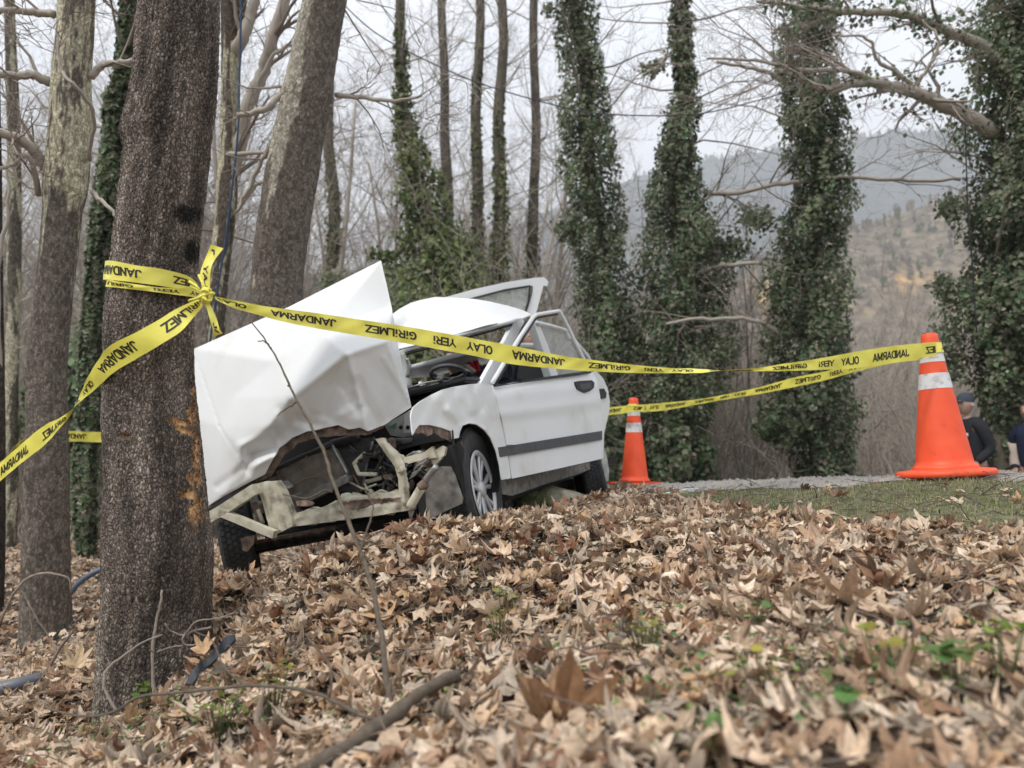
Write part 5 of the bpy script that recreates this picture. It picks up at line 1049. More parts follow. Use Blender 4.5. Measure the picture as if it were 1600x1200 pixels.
# order: A = bottom edge of the letters
R1 = []
for (x, u_), (x2, l_), (a, b) in zip(up_e, lo_e, rows):
    R1.append((a, b))
t1 = empty('barrier_tape', knot, 'long yellow printed tape stretched from the taped tree to the near traffic cone', 'barrier tape')
tape_between(R1, 'barrier_tape', '', .18, t1)
def trunkd(px, py, out=.012, far=False):
    """depth of the trunk surface (plus out) seen at a photograph point"""
    cxp, cyp, dp = proj(r_main[:, :3]); o = np.argsort(cyp); c = np.interp(py, cyp[o], cxp[o]); R = np.interp(py, cyp[o], r_main[o, 3])+out; ac = math.atan((c-800)/FPX); a = math.atan((px-800)/FPX); D = D0/math.cos(ac)
    q = math.sqrt(max(0, R*R-(D*math.sin(a-ac))**2)); return (D*math.cos(a-ac)+(q if far else -q))*math.cos(a)
# wraps round the trunk: part of the same tape
wr1u = [(312,455),(305,440),(290,430),(252,420),(215,415),(190,410),(172,407)]; wr1l = [(314,462),(305,457),(290,453),(252,447),(215,442),(190,439),(169,437)]
rowsA = [(P(a, b, trunkd(a, b, .026)), P(c, d, trunkd(c, d, .026))) for (a, b), (c, d) in zip(wr1u, wr1l)]
back = lambda px, py: trunkd(px, py, .034, True)
rowsA += [(P(a, b, back(a, b)), P(c, d, back(c, d))) for (a, b), (c, d) in (((166,409),(164,438)),((200,418),(200,447)),((250,430),(250,457)),((300,445),(300,460)))]
tape_between(rowsA, '', '', .26, t1)
wr2u = [(315,458),(300,452),(270,450),(240,448),(205,443),(180,439),(166,436)]; wr2l = [(314,466),(300,464),(270,460),(240,456),(205,452),(180,449),(165,448)]
rowsB = [(P(a, b, trunkd(a, b, .028)), P(c, d, trunkd(c, d, .026))) for (a, b), (c, d) in zip(wr2u, wr2l)]
tape_between(rowsB, '', '', .6, t1)
# knot and loose ends
kb = MB(); rk = np.random.default_rng(4)
for k in range(7):
    a = rk.normal(0, 1, 3); a /= np.linalg.norm(a); b = np.cross(a, [0, 0, 1.]); b /= np.linalg.norm(b); th_ = np.linspace(0, 6.28, 24); c = np.cross(a, b)
    V, F = tube_vf(knot+(np.cos(th_)[:, None]*b*.016+np.sin(th_)[:, None]*c*.026)+rk.normal(0, .0008, (24, 3)), .0055, 6); kb.add(V, F)
obj('knot', *kb.out(), M['tape'], t1)
# fan of folds running into the knot
for (a, b) in (((296,440),(312,452)), ((300,448),(313,456)), ((303,478),(316,468)), ((296,470),(314,463)), ((308,486),(318,470)), ((311,430),(318,455))):
    V, F = tube_vf([P(a[0], a[1], 2.70), P((a[0]+b[0])/2+2, (a[1]+b[1])/2, 2.675), P(b[0], b[1], 2.665)], [.006, .005, .004], 5); obj('tape_fold', V, F, M['tape'], t1)
R3 = rows_from([((322,458,2.66),(327,460,2.66)), ((313,430,2.67),(329,436,2.65)), ((315,418,2.68),(330,420,2.64)), ((320,404,2.68),(333,410,2.66)), ((330,382,2.67),(349,388,2.67))])
tape_between(R3, '', '', -.33, t1, seg='tape_end'); R4 = rows_from([((318,468,2.66),(322,466,2.66)), ((323,482,2.66),(331,480,2.67)), ((328,500,2.65),(339,498,2.67)), ((333,517,2.66),(343,514,2.66)), ((332,527,2.68),(348,521,2.66))])
tape_between(R4, '', '', .09, t1, seg='tape_end')
# strip running down to the bottom left
la = [(318,464,2.66),(281,480,2.70),(255,495,2.69),(215,518,2.68),(172,540,2.72),(154,561,2.78),(132,600,2.88),(111,640,3.0),(95,652,3.05),(71,664,3.12),(35,692,3.2),(0,724,3.28),(-45,765,3.4),(-120,830,3.6)]
lb = [(319,474,2.66),(302,496,2.69),(280,520,2.68),(240,545,2.68),(202,567,2.71),(177,583,2.76),(142,614,2.87),(113,644,3.02),(98,664,3.05),(73,692,3.12),(36,722,3.2),(2,750,3.28),(-40,790,3.4),(-112,860,3.6)]
# the strip makes half a turn at (112, 642)
R5 = [((P(*a), P(*b)) if a[0] > 115 else (P(*b), P(*a))) for a, b in zip(la, lb)]
t2 = empty('barrier_tape', P(*la[0]), 'yellow printed tape slanting down from the knot past the mottled trunk', 'barrier tape'); tape_between(R5, '', '', .30, t2)
# strip from the near cone back to the far cone and on behind the car
dd3 = lambda x: 1/np.interp(x, [990, 1460], [1/6.3, 1/3.98])
ua = [(1460,540),(1400,548),(1340,566),(1290,580),(1240,590),(1190,604),(1140,615),(1090,624),(1040,629),(1006,632)]; ub = [(1460,560),(1400,567),(1340,580),(1290,594),(1240,605),(1190,615),(1140,623),(1090,632),(1040,641),(1006,644)]
t3 = empty('barrier_tape', P(1460, 545, 4.0), 'second yellow tape running from the near cone back to the far cone by the car', 'barrier tape')
tape_between([(P(a, b, dd3(a)), P(c, d, dd3(a)+.01)) for (a, b), (c, d) in zip(ua, ub)], '', '', .1, t3)
tape_between([(P(a, b, d), P(a, c, d)) for a, b, c, d in ((1006,632,644,6.42), (990,633,643,6.42), (975,634,646,6.45), (950,637,649,6.6), (900,645,656,6.9), (840,652,662,7.3))], '', '', .2, t3)
# tape turned round the cone tops
for cbase, Rn, z_, hh in ((cb, Rc1, .655, .055), (cb2, Rc2, .655, .05)):
    rows = []
    for a in np.linspace(0, 2*math.pi*1.05, 22):
        r_ = .138*(1-z_/.74)+.038*(z_/.74)+.006+.0006*a; q = lambda zz: (np.array([(r_-.09*(zz-z_))*math.cos(a), (r_-.09*(zz-z_))*math.sin(a), zz+.012*math.sin(a+.5)]) @ Rn.T)+cbase
        rows.append((q(z_-hh/2), q(z_+hh/2)))
    tape_between(rows, '', '', .05, t3 if cbase is cb2 else t1, k=3, seg='tape_turn')
# strip behind the taped tree
t4 = empty('barrier_tape', P(103, 682, 6.2), 'short length of far yellow tape seen between the mottled trunk and the taped tree', 'barrier tape')
tape_between([(P(a, b, d), P(a, c, d)) for a, b, c, d in ((340,676,690,6.3), (240,675,690,6.3), (153,675,691,6.25), (125,674,690,6.2), (100,673,690,6.15), (60,675,688,6.0), (28,692,698,5.5), (5,718,728,4.9), (-40,742,756,4.4))], '', '', .1, t4)

# ------------------------------------------------------------------ people
def skin_body(name, joints, edges, m, parent, sub=2):
    me = bpy.data.meshes.new(name); me.from_pydata([j[0] for j in joints], edges, []); o = link(bpy.data.objects.new(name, me)); o.modifiers.new('s', 'SKIN'); o.modifiers['s'].use_smooth_shade = True
    for v, j in zip(me.skin_vertices[0].data, joints): v.radius = (j[1], j[2] if len(j) > 2 else j[1])
    me.skin_vertices[0].data[0].use_root = True
    if sub: q = o.modifiers.new('u', 'SUBSURF'); q.levels = sub; q.render_levels = sub
    dg = bpy.context.evaluated_depsgraph_get(); nm = bpy.data.meshes.new_from_object(o.evaluated_get(dg)); bpy.data.objects.remove(o)
    V = np.array([v.co[:] for v in nm.vertices]); F = [tuple(p.vertices) for p in nm.polygons]; bpy.data.meshes.remove(nm); return V, F
def head_vf(c, yaw, pit=0, s=1.0):
    bm = bmesh.new(); bmesh.ops.create_uvsphere(bm, u_segments=28, v_segments=20, radius=1); V = np.array([v.co[:] for v in bm.verts]); F = [[v.index for v in f.verts] for f in bm.faces]; bm.free()
    x, y, z = V.T; y2 = y*.098; x2 = x*.076*(1-.18*np.clip(-z, 0, 1)); z2 = z*.12
    f = np.clip(-y, 0, 1)     # face towards -y
    y2 = y2-f**6*.006+(-.0)*f; nose = np.exp(-((x/.16)**2+((z+.10)/.20)**2))*f**2; y2 -= nose*.028; y2 += np.exp(-(((np.abs(x)-.36)/.15)**2+((z-.08)/.12)**2))*f*.010
    y2 -= np.exp(-((x/.35)**2+((z-.26)/.10)**2))*f*.006; y2 -= np.exp(-((x/.28)**2+((z+.48)/.07)**2))*f*.007; y2 -= np.exp(-((x/.3)**2+((z+.86)/.14)**2))*f*.016
    ear = np.exp(-((y/.16)**2+((z+.02)/.22)**2))*np.clip(np.abs(x)-.85, 0, 1)*6; x2 += np.sign(x)*ear*.016
    q = np.c_[x2, y2, z2]*s; R = rotm(yaw, 0, 0) @ rotm(0, 0, pit); return q @ R.T+np.asarray(c), F
def hand_vf(c, d, palm, s=1.0):
    """palm plus four unequal fingers and a thumb; d = direction of the hand, palm = palm normal"""
    d = np.array(d, float); d /= np.linalg.norm(d); n = np.array(palm, float); n -= n.dot(d)*d; n /= np.linalg.norm(n); l = np.cross(d, n); mb = MB(); c = np.array(c, float)
    V, F = box_vf((0, 0, 0), (.085*s, .078*s, .026*s), np.stack([d, l, n], 1), .01*s); mb.add(V+c+d*.045*s, F)
    for k, L in enumerate((.068, .078, .072, .056)):
        b = c+d*.085*s+l*(k-1.5)*.019*s; mb.add(*tube_vf([b, b+d*L*.45*s+n*.006, b+d*L*.75*s+n*.022*s, b+d*L*.85*s+n*.040*s], np.array([.0088, .0084, .0078, .006])*s, 7))
    b = c+d*.025*s+l*.036*s; mb.add(*tube_vf([b, b+(d*.5+l*.8)*.03*s, b+(d*.9+l*.4)*.055*s+n*.012], np.array([.011, .010, .0075])*s, 7))
    return mb.out()
def person(feet, H, yaw, label, jacket, trousers, cap=None, lean=0.0, arms='down', hairm='hair', headyaw=0, headpit=0, trim=None, group=None, face_badge=False, lower=True):
    s = H/1.75; f = np.array(feet, float); Rz = rotm(yaw, 0, 0); sh = 1.43
    def L(x, y, z):    # x to the side, -y forward; lean bends the upper body forward at the hips
        if z > .95:
            a = lean; y0, z0 = y, z-.95; y, z = y0*math.cos(a)-z0*math.sin(a), .95+z0*math.cos(a)+y0*math.sin(a)*0
        return tuple((np.array([x, y, z])*s) @ Rz.T+f)
    root = empty('person', f, label, 'person', group)
    if arms == 'down': A = [((.20, 0, 1.40), (.25, .02, 1.12), (.24, -.08, .88)), ((-.20, 0, 1.40), (-.25, .02, 1.12), (-.24, -.08, .88))]
    elif arms == 'pocket': A = [((.19, 0, 1.40), (.23, .06, 1.13), (.17, -.12, .98)), ((-.19, 0, 1.40), (-.23, .06, 1.13), (-.17, -.12, .98))]
    elif arms == 'reach': A = [((.20, 0, 1.40), (.28, -.20, 1.25), (.16, -.44, 1.22)), ((-.20, 0, 1.40), (-.28, -.18, 1.22), (-.14, -.42, 1.16))]
    J = [(L(0, 0, .95), .15*s, .11*s), (L(0, 0, 1.12), .145*s, .105*s), (L(0, 0, 1.32), .17*s, .11*s), (L(0, .01, 1.44), .09*s, .08*s), (L(0, 0, 1.53), .052*s)]; E_ = [(0, 1), (1, 2), (2, 3), (3, 4)]
    for a in A: b = len(J); J += [(L(*a[0]), .062*s), (L(*a[1]), .046*s), (L(*a[2]), .030*s)]; E_ += [(3, b), (b, b+1), (b+1, b+2)]
    for sx in (1, -1): b = len(J); J += [(L(sx*.10, 0, .86), .095*s), (L(sx*.11, -.02, .48), .062*s), (L(sx*.115, .01, .09), .042*s), (L(sx*.12, -.13, .035), .035*s)]; E_ += [(0, b), (b, b+1), (b+1, b+2), (b+2, b+3)]
    mb = MB(); mb.add(*skin_body('b', J, E_, None, root)); hc = np.array(L(0, -.02, 1.66)); mb.add(*head_vf(hc, yaw+headyaw, headpit, s))
    for a in A: d_ = np.array(L(*a[2]))-np.array(L(*a[1])); mb.add(*hand_vf(np.array(L(*a[2]))-d_/np.linalg.norm(d_)*.01, d_, Rz @ np.array([0, -1, .3]), s))
    obj('body', *mb.out(), M['skin'], root)
    J2 = [(L(0, 0, .92), .180*s, .145*s), (L(0, 0, 1.12), .175*s, .135*s), (L(0, 0, 1.32), .195*s, .135*s), (L(0, .01, 1.44), .115*s, .10*s), (L(0, 0, 1.545), .080*s)]; E2 = [(0, 1), (1, 2), (2, 3), (3, 4)]
    for a in A: b = len(J2); J2 += [(L(*a[0]), .082*s), (L(*a[1]), .062*s), (L(*a[2]), .048*s)]; E2 += [(3, b), (b, b+1), (b+1, b+2)]
    jk = obj('jacket', *skin_body('j', J2, E2, None, root), M[jacket], root)
    J3 = [(L(0, 0, .95), .155*s, .125*s)]; E3 = []
    for sx in (1, -1): b = len(J3); J3 += [(L(sx*.10, 0, .84), .110*s), (L(sx*.11, -.02, .48), .080*s), (L(sx*.115, .01, .10), .068*s)]; E3 += [(0, b), (b, b+1), (b+1, b+2)]
    obj('trousers', *skin_body('t', J3, E3, None, root), M[trousers], root)
    for sx in (1, -1): V, F = box_vf((0, 0, 0), (.10*s, .27*s, .09*s), Rz, .03); obj('shoe', V+np.array(L(sx*.12, -.07, .045)), F, M['dark'], root)
    hd = rotm(yaw+headyaw, 0, 0) @ rotm(0, 0, headpit)
    if cap:
        V, F = lathe_vf([(.086, -.005), (.090, .03), (.082, .075), (.055, .105), (.0001, .115)], 24); V = V*[.95, 1.12, 1]*s; obj('cap', (V+[0, .008, .035]) @ hd.T+hc, F, M[cap], root)
        V, F = box_vf((0, -.115, .036), (.13*s, .085*s, .012*s), None, .005); obj('cap_peak', V @ hd.T+hc, F, M[cap], root)
        V, F = lathe_vf([(.083, -.035), (.0865, 0)], 24); V = V*[.93, 1.13, 1]*s; k = V[:, 1] > -.02; obj('hair', (V*np.where(k, 1, .97)[:, None]+[0, .012, .02]) @ hd.T+hc, F, M[hairm], root)
    else:
        V, F = head_vf((0, 0, 0), 0, 0, s*1.07); k = [(V[i][2] > .045*s or V[i][1] > .02) for i in range(len(V))]; F = [q for q in F if all(k[i] for i in q)]; obj('hair', (V+[0, .004, .004]) @ hd.T+hc, F, M[hairm], root)
    for sx in (1, -1):
        V, F = lathe_vf([(.0001, .012), (.008, .009), (.012, 0), (.008, -.009), (.0001, -.012)], 10); V = np.c_[V[:, 0], V[:, 2]*.5, V[:, 1]*.6]*s; obj('eye', (V+np.array([sx*.030, -.089, .010])*s) @ hd.T+hc, F, M['dark'], root)
    return root, L, hd, hc, jk
def feet_for(px, py_head, d, H):
    p = P(px, py_head, d); return np.array([p[0], p[1], p[2]-H])
p1f = feet_for(1514, 621, 8.9, 1.70)
pr, L, hd, hc, jk = person((p1f[0], p1f[1], p1f[2]), 1.70, math.radians(-75), 'man in dark jacket and grey flat cap standing in profile behind the near traffic cone', 'cloth_dark', 'cloth_dark', 'cap', .06, 'pocket', 'reflect')
V, F = box_vf((0, 0, 0), (.03, .012, .04), rotm(math.radians(-40), 0, 0), .004); obj('badge', V+np.array(L(.11, -.155, 1.30)), F, M['white'], jk)
p2f = feet_for(1612, 630, 8.9, 1.72)
pr, L, hd, hc, jk = person(p2f, 1.72, math.radians(-60), 'bystander in navy clothes with a pale sleeve at the edge beside the ivy tree', 'cloth_navy', 'cloth_dark', None, .1, 'pocket')
V, F = tube_vf([np.array(L(-.20, .02, 1.30)), np.array(L(-.225, .05, 1.15)), np.array(L(-.18, -.09, 1.01))], [.088, .070, .055], 14); obj('pale_sleeve', V, F, M['cloth_pale'], jk)
p3f = feet_for(829, 517, 8.2, 1.72)
person(p3f, 1.72, math.radians(8), 'bald man behind the wreck, face seen through the ajar door window', 'cloth_dark', 'cloth_dark', None, 0, 'down', 'skin')
p4f = feet_for(742, 560, 6.3, 1.20)
# medic leaning over behind the far side of the car
mf = P(742, 600, 6.15); mf[2] = gz(mf[0], mf[1])
pr, L, hd, hc, jk = person((mf[0], mf[1], -.52), 1.42, math.radians(-28), 'person in navy jacket with red and white stripes leaning beyond the wreck', 'cloth_navy', 'cloth_navy', None, .55, 'reach')
for (x0, y0, x1, y1, m_, dd, rr_) in ((722,563,748,583,'cloth_red',5.72,.028), (721,570,742,580,'white',5.70,.018), (742,562,751,590,'cloth_red',5.72,.022)):
    V, F = tube_vf([P(x0, y0, dd), P((x0+x1)/2, (y0+y1)/2-2, dd-.02), P(x1, y1, dd)], rr_, 10); obj('jacket_stripe', V, F, M[m_], jk)

# ------------------------------------------------------------------ small things
def twig_thing(name, label, cat, polys, m, seed=0, group=None, n=7, rough=.07):
    root = None
    for k, (pts, w0, w1) in enumerate(polys):
        c = crom([list(P(a, b, d)) for a, b, d in pts], 4); dm = np.mean([p[2] for p in pts]); rr = np.random.default_rng(seed+k)
        if root is None: root = empty(name, c[0], label, cat, group)
        rad = np.linspace(w0, w1, len(c))/2/FPX*dm*(1+rough*rr.normal(0, 1, len(c))); c = c+rr.normal(0, .0004*dm, c.shape)
        obj('stem' if k == 0 else 'side_twig', *tube_vf(c, rad, n), M[m], root)
    return root
twig_thing('sapling', 'thin leafless sapling rising in front of the crumpled hood and cross member', 'sapling', [
    ([(618,1135,1.78),(604,1060,1.84),(598,1000,1.92),(585,930,2.0),(570,880,2.08),(553,835,2.16),(535,790,2.24),(518,745,2.32),(508,710,2.38),(492,678,2.42),(478,650,2.46),(463,625,2.5),(452,600,2.54),(438,570,2.58),(424,545,2.62),(408,522,2.65),(394,505,2.68)], 8.5, 2.2),
    ([(463,628,2.5),(455,634,2.5),(445,640,2.5),(432,650,2.49)], 3.2, 1.5), ([(451,603,2.54),(452,597,2.54)], 3.5, 2), ([(424,545,2.62),(413,533,2.62),(402,533,2.62)], 2.8, 1.4), ([(519,768,2.32),(508,766,2.32),(495,772,2.3),(480,779,2.3),(460,776,2.3),(442,772,2.3)], 3.6, 1.8),
    ([(560,870,2.08),(570,840,2.1),(578,815,2.12),(583,795,2.14),(578,778,2.15),(570,765,2.16)], 3.6, 1.8), ([(575,855,2.1),(590,845,2.1),(600,832,2.1)], 2.4, 1.4), ([(595,965,1.95),(620,960,1.93),(650,950,1.92),(675,946,1.9)], 3, 1.4), ([(561,843,2.12),(553,838,2.12)], 4, 3)], 'stem', 1)
M['stem'].node_tree.nodes['Principled BSDF'].inputs['Roughness'].default_value = .9
twig_thing('fallen_branch', 'thick grey fallen branch lying in the leaves at the foot of the sapling', 'branch', [([(470,1205,1.40),(520,1182,1.46),(570,1150,1.53),(612,1120,1.60),(650,1088,1.67),(690,1064,1.75),(714,1056,1.79)], 25, 22), ([(650,1100,1.72),(690,1095,1.7),(735,1090,1.68)], 7, 3)], 'stem', 5, n=12, rough=.16)
twig_thing('fallen_twig', 'long thin arching twig lying across the leaves below the taped tree', 'twig', [([(70,1105,2.2),(120,1118,2.1),(170,1115,2.05),(215,1090,2.0),(250,1085,1.95),(320,1078,1.9),(380,1072,1.85),(440,1074,1.8),(490,1082,1.75),(530,1100,1.7),(570,1120,1.66),(605,1126,1.66)], 4, 6.5), ([(515,1090,1.72),(518,1060,1.74),(510,1030,1.78),(492,1010,1.8),(478,990,1.85)], 5, 2.5), ([(380,1072,1.85),(350,1040,1.9),(330,1000,2.0),(300,985,2.1)], 3, 1.5)], 'stem', 9)
twig_thing('pale_twig', 'pale upright twig standing against the foot of the taped tree', 'twig', [([(250,1110,2.45),(240,1070,2.5),(238,1020,2.52),(243,975,2.55),(251,945,2.56),(253,922,2.57)], 6, 3.5), ([(239,1018,2.52),(233,1016,2.5)], 3, 1.5)], 'twigpale', 12)
twig_thing('pale_twig', 'pale bent twig curving in front of the taped tree base', 'twig', [([(185,1115,2.35),(165,1080,2.38),(163,1055,2.4),(173,1040,2.42),(200,1020,2.44),(225,1003,2.46),(254,992,2.48)], 5, 2.5), ([(173,1040,2.42),(168,1030,2.42)], 2.5, 1.2)], 'twigpale', 15)
twig_thing('pale_twig', 'small tangled pale twigs right of the taped tree base', 'twig', [([(330,980,2.6),(305,985,2.62),(290,992,2.62),(270,988,2.6),(258,975,2.58)], 4, 2.2), ([(290,990,2.62),(285,1000,2.6),(295,1008,2.6),(325,1002,2.58)], 3, 2), ([(290,990,2.62),(310,970,2.6),(345,965,2.58),(370,955,2.55)], 3, 2), ([(245,1020,2.5),(265,1012,2.5),(285,1008,2.5)], 2.6, 2)], 'twigpale', 18)
twig_thing('bare_twig', 'thin arching bare twig beside the foot of the mottled trunk', 'twig', [([(0,975,4.6),(20,930,4.6),(45,903,4.6),(75,896,4.6),(105,903,4.6),(112,925,4.6)], 5, 3), ([(18,900,4.6),(35,925,4.6),(60,970,4.6),(80,1000,4.6)], 3, 2), ([(45,940,4.6),(50,980,4.6),(48,1005,4.6)], 2.5, 2)], 'twigpale', 22)
twig_thing('bare_twig', 'dark slanting stick in the leaves left of the taped tree', 'twig', [([(50,1080,3.3),(75,1045,3.4),(95,1010,3.5),(118,983,3.6)], 6, 3.5), ([(40,1084,3.2),(90,1080,3.1),(140,1077,3.0)], 3.5, 2.5)], 'twig', 25)
twig_thing('bare_twig', 'thin dry stalk standing in the leaves right of the sapling', 'twig', [([(905,960,2.2),(900,920,2.3),(893,880,2.4),(880,848,2.45)], 2.8, 1.6)], 'twigpale', 27)
twig_thing('fallen_stick', 'dark stick at the bottom edge below the taped tree', 'twig', [([(80,1205,2.2),(100,1185,2.2),(125,1168,2.25)], 15, 10)], 'stem', 29)
tag(obj('rope', *tube_vf(crom([P(a, b, d) for a, b, d in ((377,-60,7.0),(376,40,7.0),(374,120,7.0),(372,200,7.0),(362,300,7.0),(352,380,7.0),(345,420,7.0),(330,520,7.0),(322,600,7.0))], 6), .010, 7), M['rope']), 'blue rope hanging down in front of the forked pale trunk', 'rope')
tag(obj('cable', *tube_vf(crom([P(a, b, d) for a, b, d in ((1720,60,10.5),(1500,95,10.5),(1400,118,10.5),(1280,130,10.4),(1240,140,10.3),(1180,158,10.3),(1090,178,10.2),(980,180,10.2),(900,172,10.2),(780,140,10.2),(700,110,10.2),(600,60,10.2),(540,10,10.2),(500,-40,10.2))], 6), .008, 6), M['cable']), 'thin dark blue cable sagging between the trees above the road', 'cable')
tag(obj('wire', *tube_vf(crom([P(a, b, d) for a, b, d in ((1508,180,8.0),(1510,260,8.0),(1513,340,8.0),(1520,420,8.0),(1526,520,8.0))], 5), .007, 6), M['dark']), 'thin dark wire hanging in front of the large ivy covered tree', 'wire')
tag(obj('hose', *tube_vf(crom([P(a, b, d) for a, b, d in ((60,965,6.0),(105,932,6.0),(122,912,6.0),(150,893,6.0),(200,875,6.1))], 5), .022, 8), M['hose']), 'blue hose lying on the ground between the mottled trunk and the taped tree', 'hose')
q = tube_vf(crom([P(a, b, d) for a, b, d in ((-30,1068,3.3),(5,1064,3.3),(30,1058,3.32),(56,1052,3.36),(60,1050,3.38))], 4)-[0, 0, .03], [.030]*16+[.01], 16)
tag(obj('plastic_container', *q, M['bluegrey']), 'blue grey plastic container half buried in leaves at the lower corner', 'container')
q = px_sheet('dark_plastic_strip', [(289,1068),(300,1048),(316,1032),(340,1012),(352,994),(364,991),(366,1000),(352,1016),(330,1036),(312,1052),(300,1069)], lambda x, y: 2.22+(1068-y)*.0028+.02*math.sin(x*.2), M['plasticdark'], 5, .008, None); tag(q, 'torn dark plastic strip lying in the leaves right of the taped tree', 'plastic debris')
# pale trim lying on the verge by the far cone
q = px_sheet('trim_strip', [(990,782),(1000,779),(1040,771),(1075,764),(1095,763),(1092,769),(1060,775),(1020,781),(1000,786)], lambda x, y: np.interp(x, [990, 1095], [4.55, 4.75]), M['paint'], 5, .02, None); tag(q, 'white trim strip torn off the car lying on the grass by the far cone', 'car debris')
# mossy stone under the sill
bm = bmesh.new(); bmesh.ops.create_icosphere(bm, subdivisions=4, radius=1); V = np.array([v.co[:] for v in bm.verts]); F = [[v.index for v in f.verts] for f in bm.faces]; bm.free()
V = V*(1+.16*noise3(V, 1.4, 3)+.05*noise3(V, 5, 9))[:, None]*[.24, .16, .10]; c = P(857, 786, 4.75); tag(obj('mossy_stone', V+c, F, M['stone'], origin=c), 'mossy stone lying under the sill of the wrecked car', 'stone')
for k, (px, py, d, s, lab) in enumerate([(700,800,4.5,.06,'small dark stone beside the splash shield'),]): pass
# one big upright leaf near the camera and a few pale big ones
def big_leaf(px, py, d, size, tilt, yaw, colr, label, seed):
    rr = np.random.default_rng(seed); T, F = leaf_template(True); u, v = T.T; z = .75*np.abs(v)+.55*(u*u)*np.sign(u)+.10*np.sin(5*u+2)*np.sin(6*v)+rr.normal(0, .02, len(T))
    L = np.stack([u, v, z], -1)*size; R = rotm(yaw, tilt, 0); c = P(px, py, d); V = L @ R.T+c
    K = np.array(colr)[None]*rr.uniform(.85, 1.15, (len(T), 1)); tag(obj('fallen_leaf', V, F, M['leaf'], None, True, K, origin=c), label, 'leaf', None)
big_leaf(888,1128,1.42,.115,-1.25,math.radians(95),(.34,.19,.10),'big russet leaf standing upright on the litter at the bottom centre', 1)
big_leaf(870,1145,1.40,.115,-.35,math.radians(150),(.36,.22,.12),'big brown leaf lying beside the upright russet leaf', 2)
big_leaf(1320,940,1.85,.10,-.30,math.radians(200),(.52,.36,.24),'large pale tan leaf domed on the litter in front of the near cone', 3)
big_leaf(1445,915,2.1,.10,-.2,math.radians(160),(.50,.40,.30),'large grey tan leaf right of the domed tan leaf', 4)
big_leaf(318,1018,2.35,.048,-.6,math.radians(80),(.58,.38,.22),'curled bright tan leaf leaning by the dark plastic strip', 5)
big_leaf(885,865,2.85,.062,-.35,math.radians(60),(.20,.075,.035),'dark red brown leaf standing out on the middle of the bank', 6)
big_leaf(120,1040,3.1,.075,-.5,math.radians(100),(.60,.45,.28),'pale yellow leaf lying just left of the taped tree', 7)
# low green plants
def weed(px, py, d, n, size, spread, label, colr=(.10,.24,.075), seed=0):
    rr = np.random.default_rng(seed); c = P(px, py, d); c[2] = min(c[2], gz(c[0], c[1])+.10) if False else c[2]; g0 = gz(c[0], c[1]); c[2] = max(c[2], g0+.035)+.012; n = int(n*1.8); size = size*1.12; root = empty('weed', (c[0], c[1], g0), label, 'weed'); ms = MB(); T, F = leaf_template(False)
    for k in range(n):
        a = rr.random()*6.28; r_ = rr.random()**.6*spread; q = c+np.array([math.cos(a)*r_, math.sin(a)*r_, rr.normal(0, spread*.25)]); b = np.array([c[0]+math.cos(a)*r_*.3, c[1]+math.sin(a)*r_*.3, g0-.01]); ms.add(*tube_vf([b, (b+q)/2+[0, 0, .004], q], [.0016, .0014, .001], 4))
        # rounded toothed leaflet
        th_ = np.linspace(0, 2*math.pi, 15)[:-1]; rad_ = (1+.07*np.cos(th_*7))*np.where(np.cos(th_) < -.9, .7, 1); sh_ = np.vstack([[0, 0, 0], np.c_[np.cos(th_)*rad_*.62+.3, np.sin(th_)*rad_*.5, .10*np.abs(np.sin(th_))]])*size*rr.uniform(.6, 1.2)
        V = sh_ @ (rotm(rr.random()*6.28, rr.normal(0, .35), rr.normal(0, .35))).T+q; col = np.tile(np.array(colr)*rr.uniform(.7, 1.4)*np.array([rr.uniform(1.3, 1.9), 1, .7]), (15, 1)); col[0] *= 1.2
        obj('leaf', V, [(0, i+1, (i+1) % 14+1) for i in range(14)], M['leafgreen'], root, True, col)
    obj('stalks', *ms.out(), M['leafgreen'], root, True, np.tile((.12, .16, .06), (ms.n, 1)))
weed(1495,1030,1.28,7,.030,.035,'round leaved green weed cluster near the lower corner under the near cone', (.085,.22,.10), 1)
weed(1325,1092,1.15,2,.036,.016,'pair of round green leaves low in the blurred leaves', (.06,.20,.085), 2)
weed(1125,1150,1.12,5,.024,.03,'dark green weed at the bottom edge between the leaves', (.075,.21,.08), 3)
weed(1010,985,1.75,8,.020,.05,'pale green weed in the middle of the leaf bank', (.16,.26,.09), 4)
weed(1390,1010,1.35,7,.020,.05,'yellow green seedlings left of the round leaved weed', (.17,.27,.06), 5)
weed(1180,1050,1.4,8,.018,.07,'scattered yellow green seedlings in the leaf bank', (.17,.27,.07), 6)
weed(1560,990,1.35,6,.022,.05,'bright green weed at the border of the picture below the near cone', (.12,.28,.06), 7)
weed(790,935,2.35,7,.024,.035,'small upright light green weed below the sill of the car', (.15,.24,.11), 8)
weed(780,965,2.2,5,.016,.04,'tiny green seedlings beneath the light green weed', (.13,.24,.07), 9)
weed(225,1085,2.5,8,.022,.05,'green weeds at the foot of the taped tree', (.09,.20,.05), 10)
weed(345,1105,1.95,9,.016,.07,'green seedlings right of the taped tree foot', (.13,.25,.06), 11)
weed(430,1055,2.0,7,.014,.06,'small yellow green moss like weeds by the arching twig', (.17,.24,.07), 12)
weed(1180,960,1.8,5,.018,.04,'dark green weed left of the domed tan leaf', (.07,.15,.06), 13)
weed(140,1150,2.3,9,.016,.07,'dark low weeds left of the taped tree foot', (.05,.11,.04), 14)

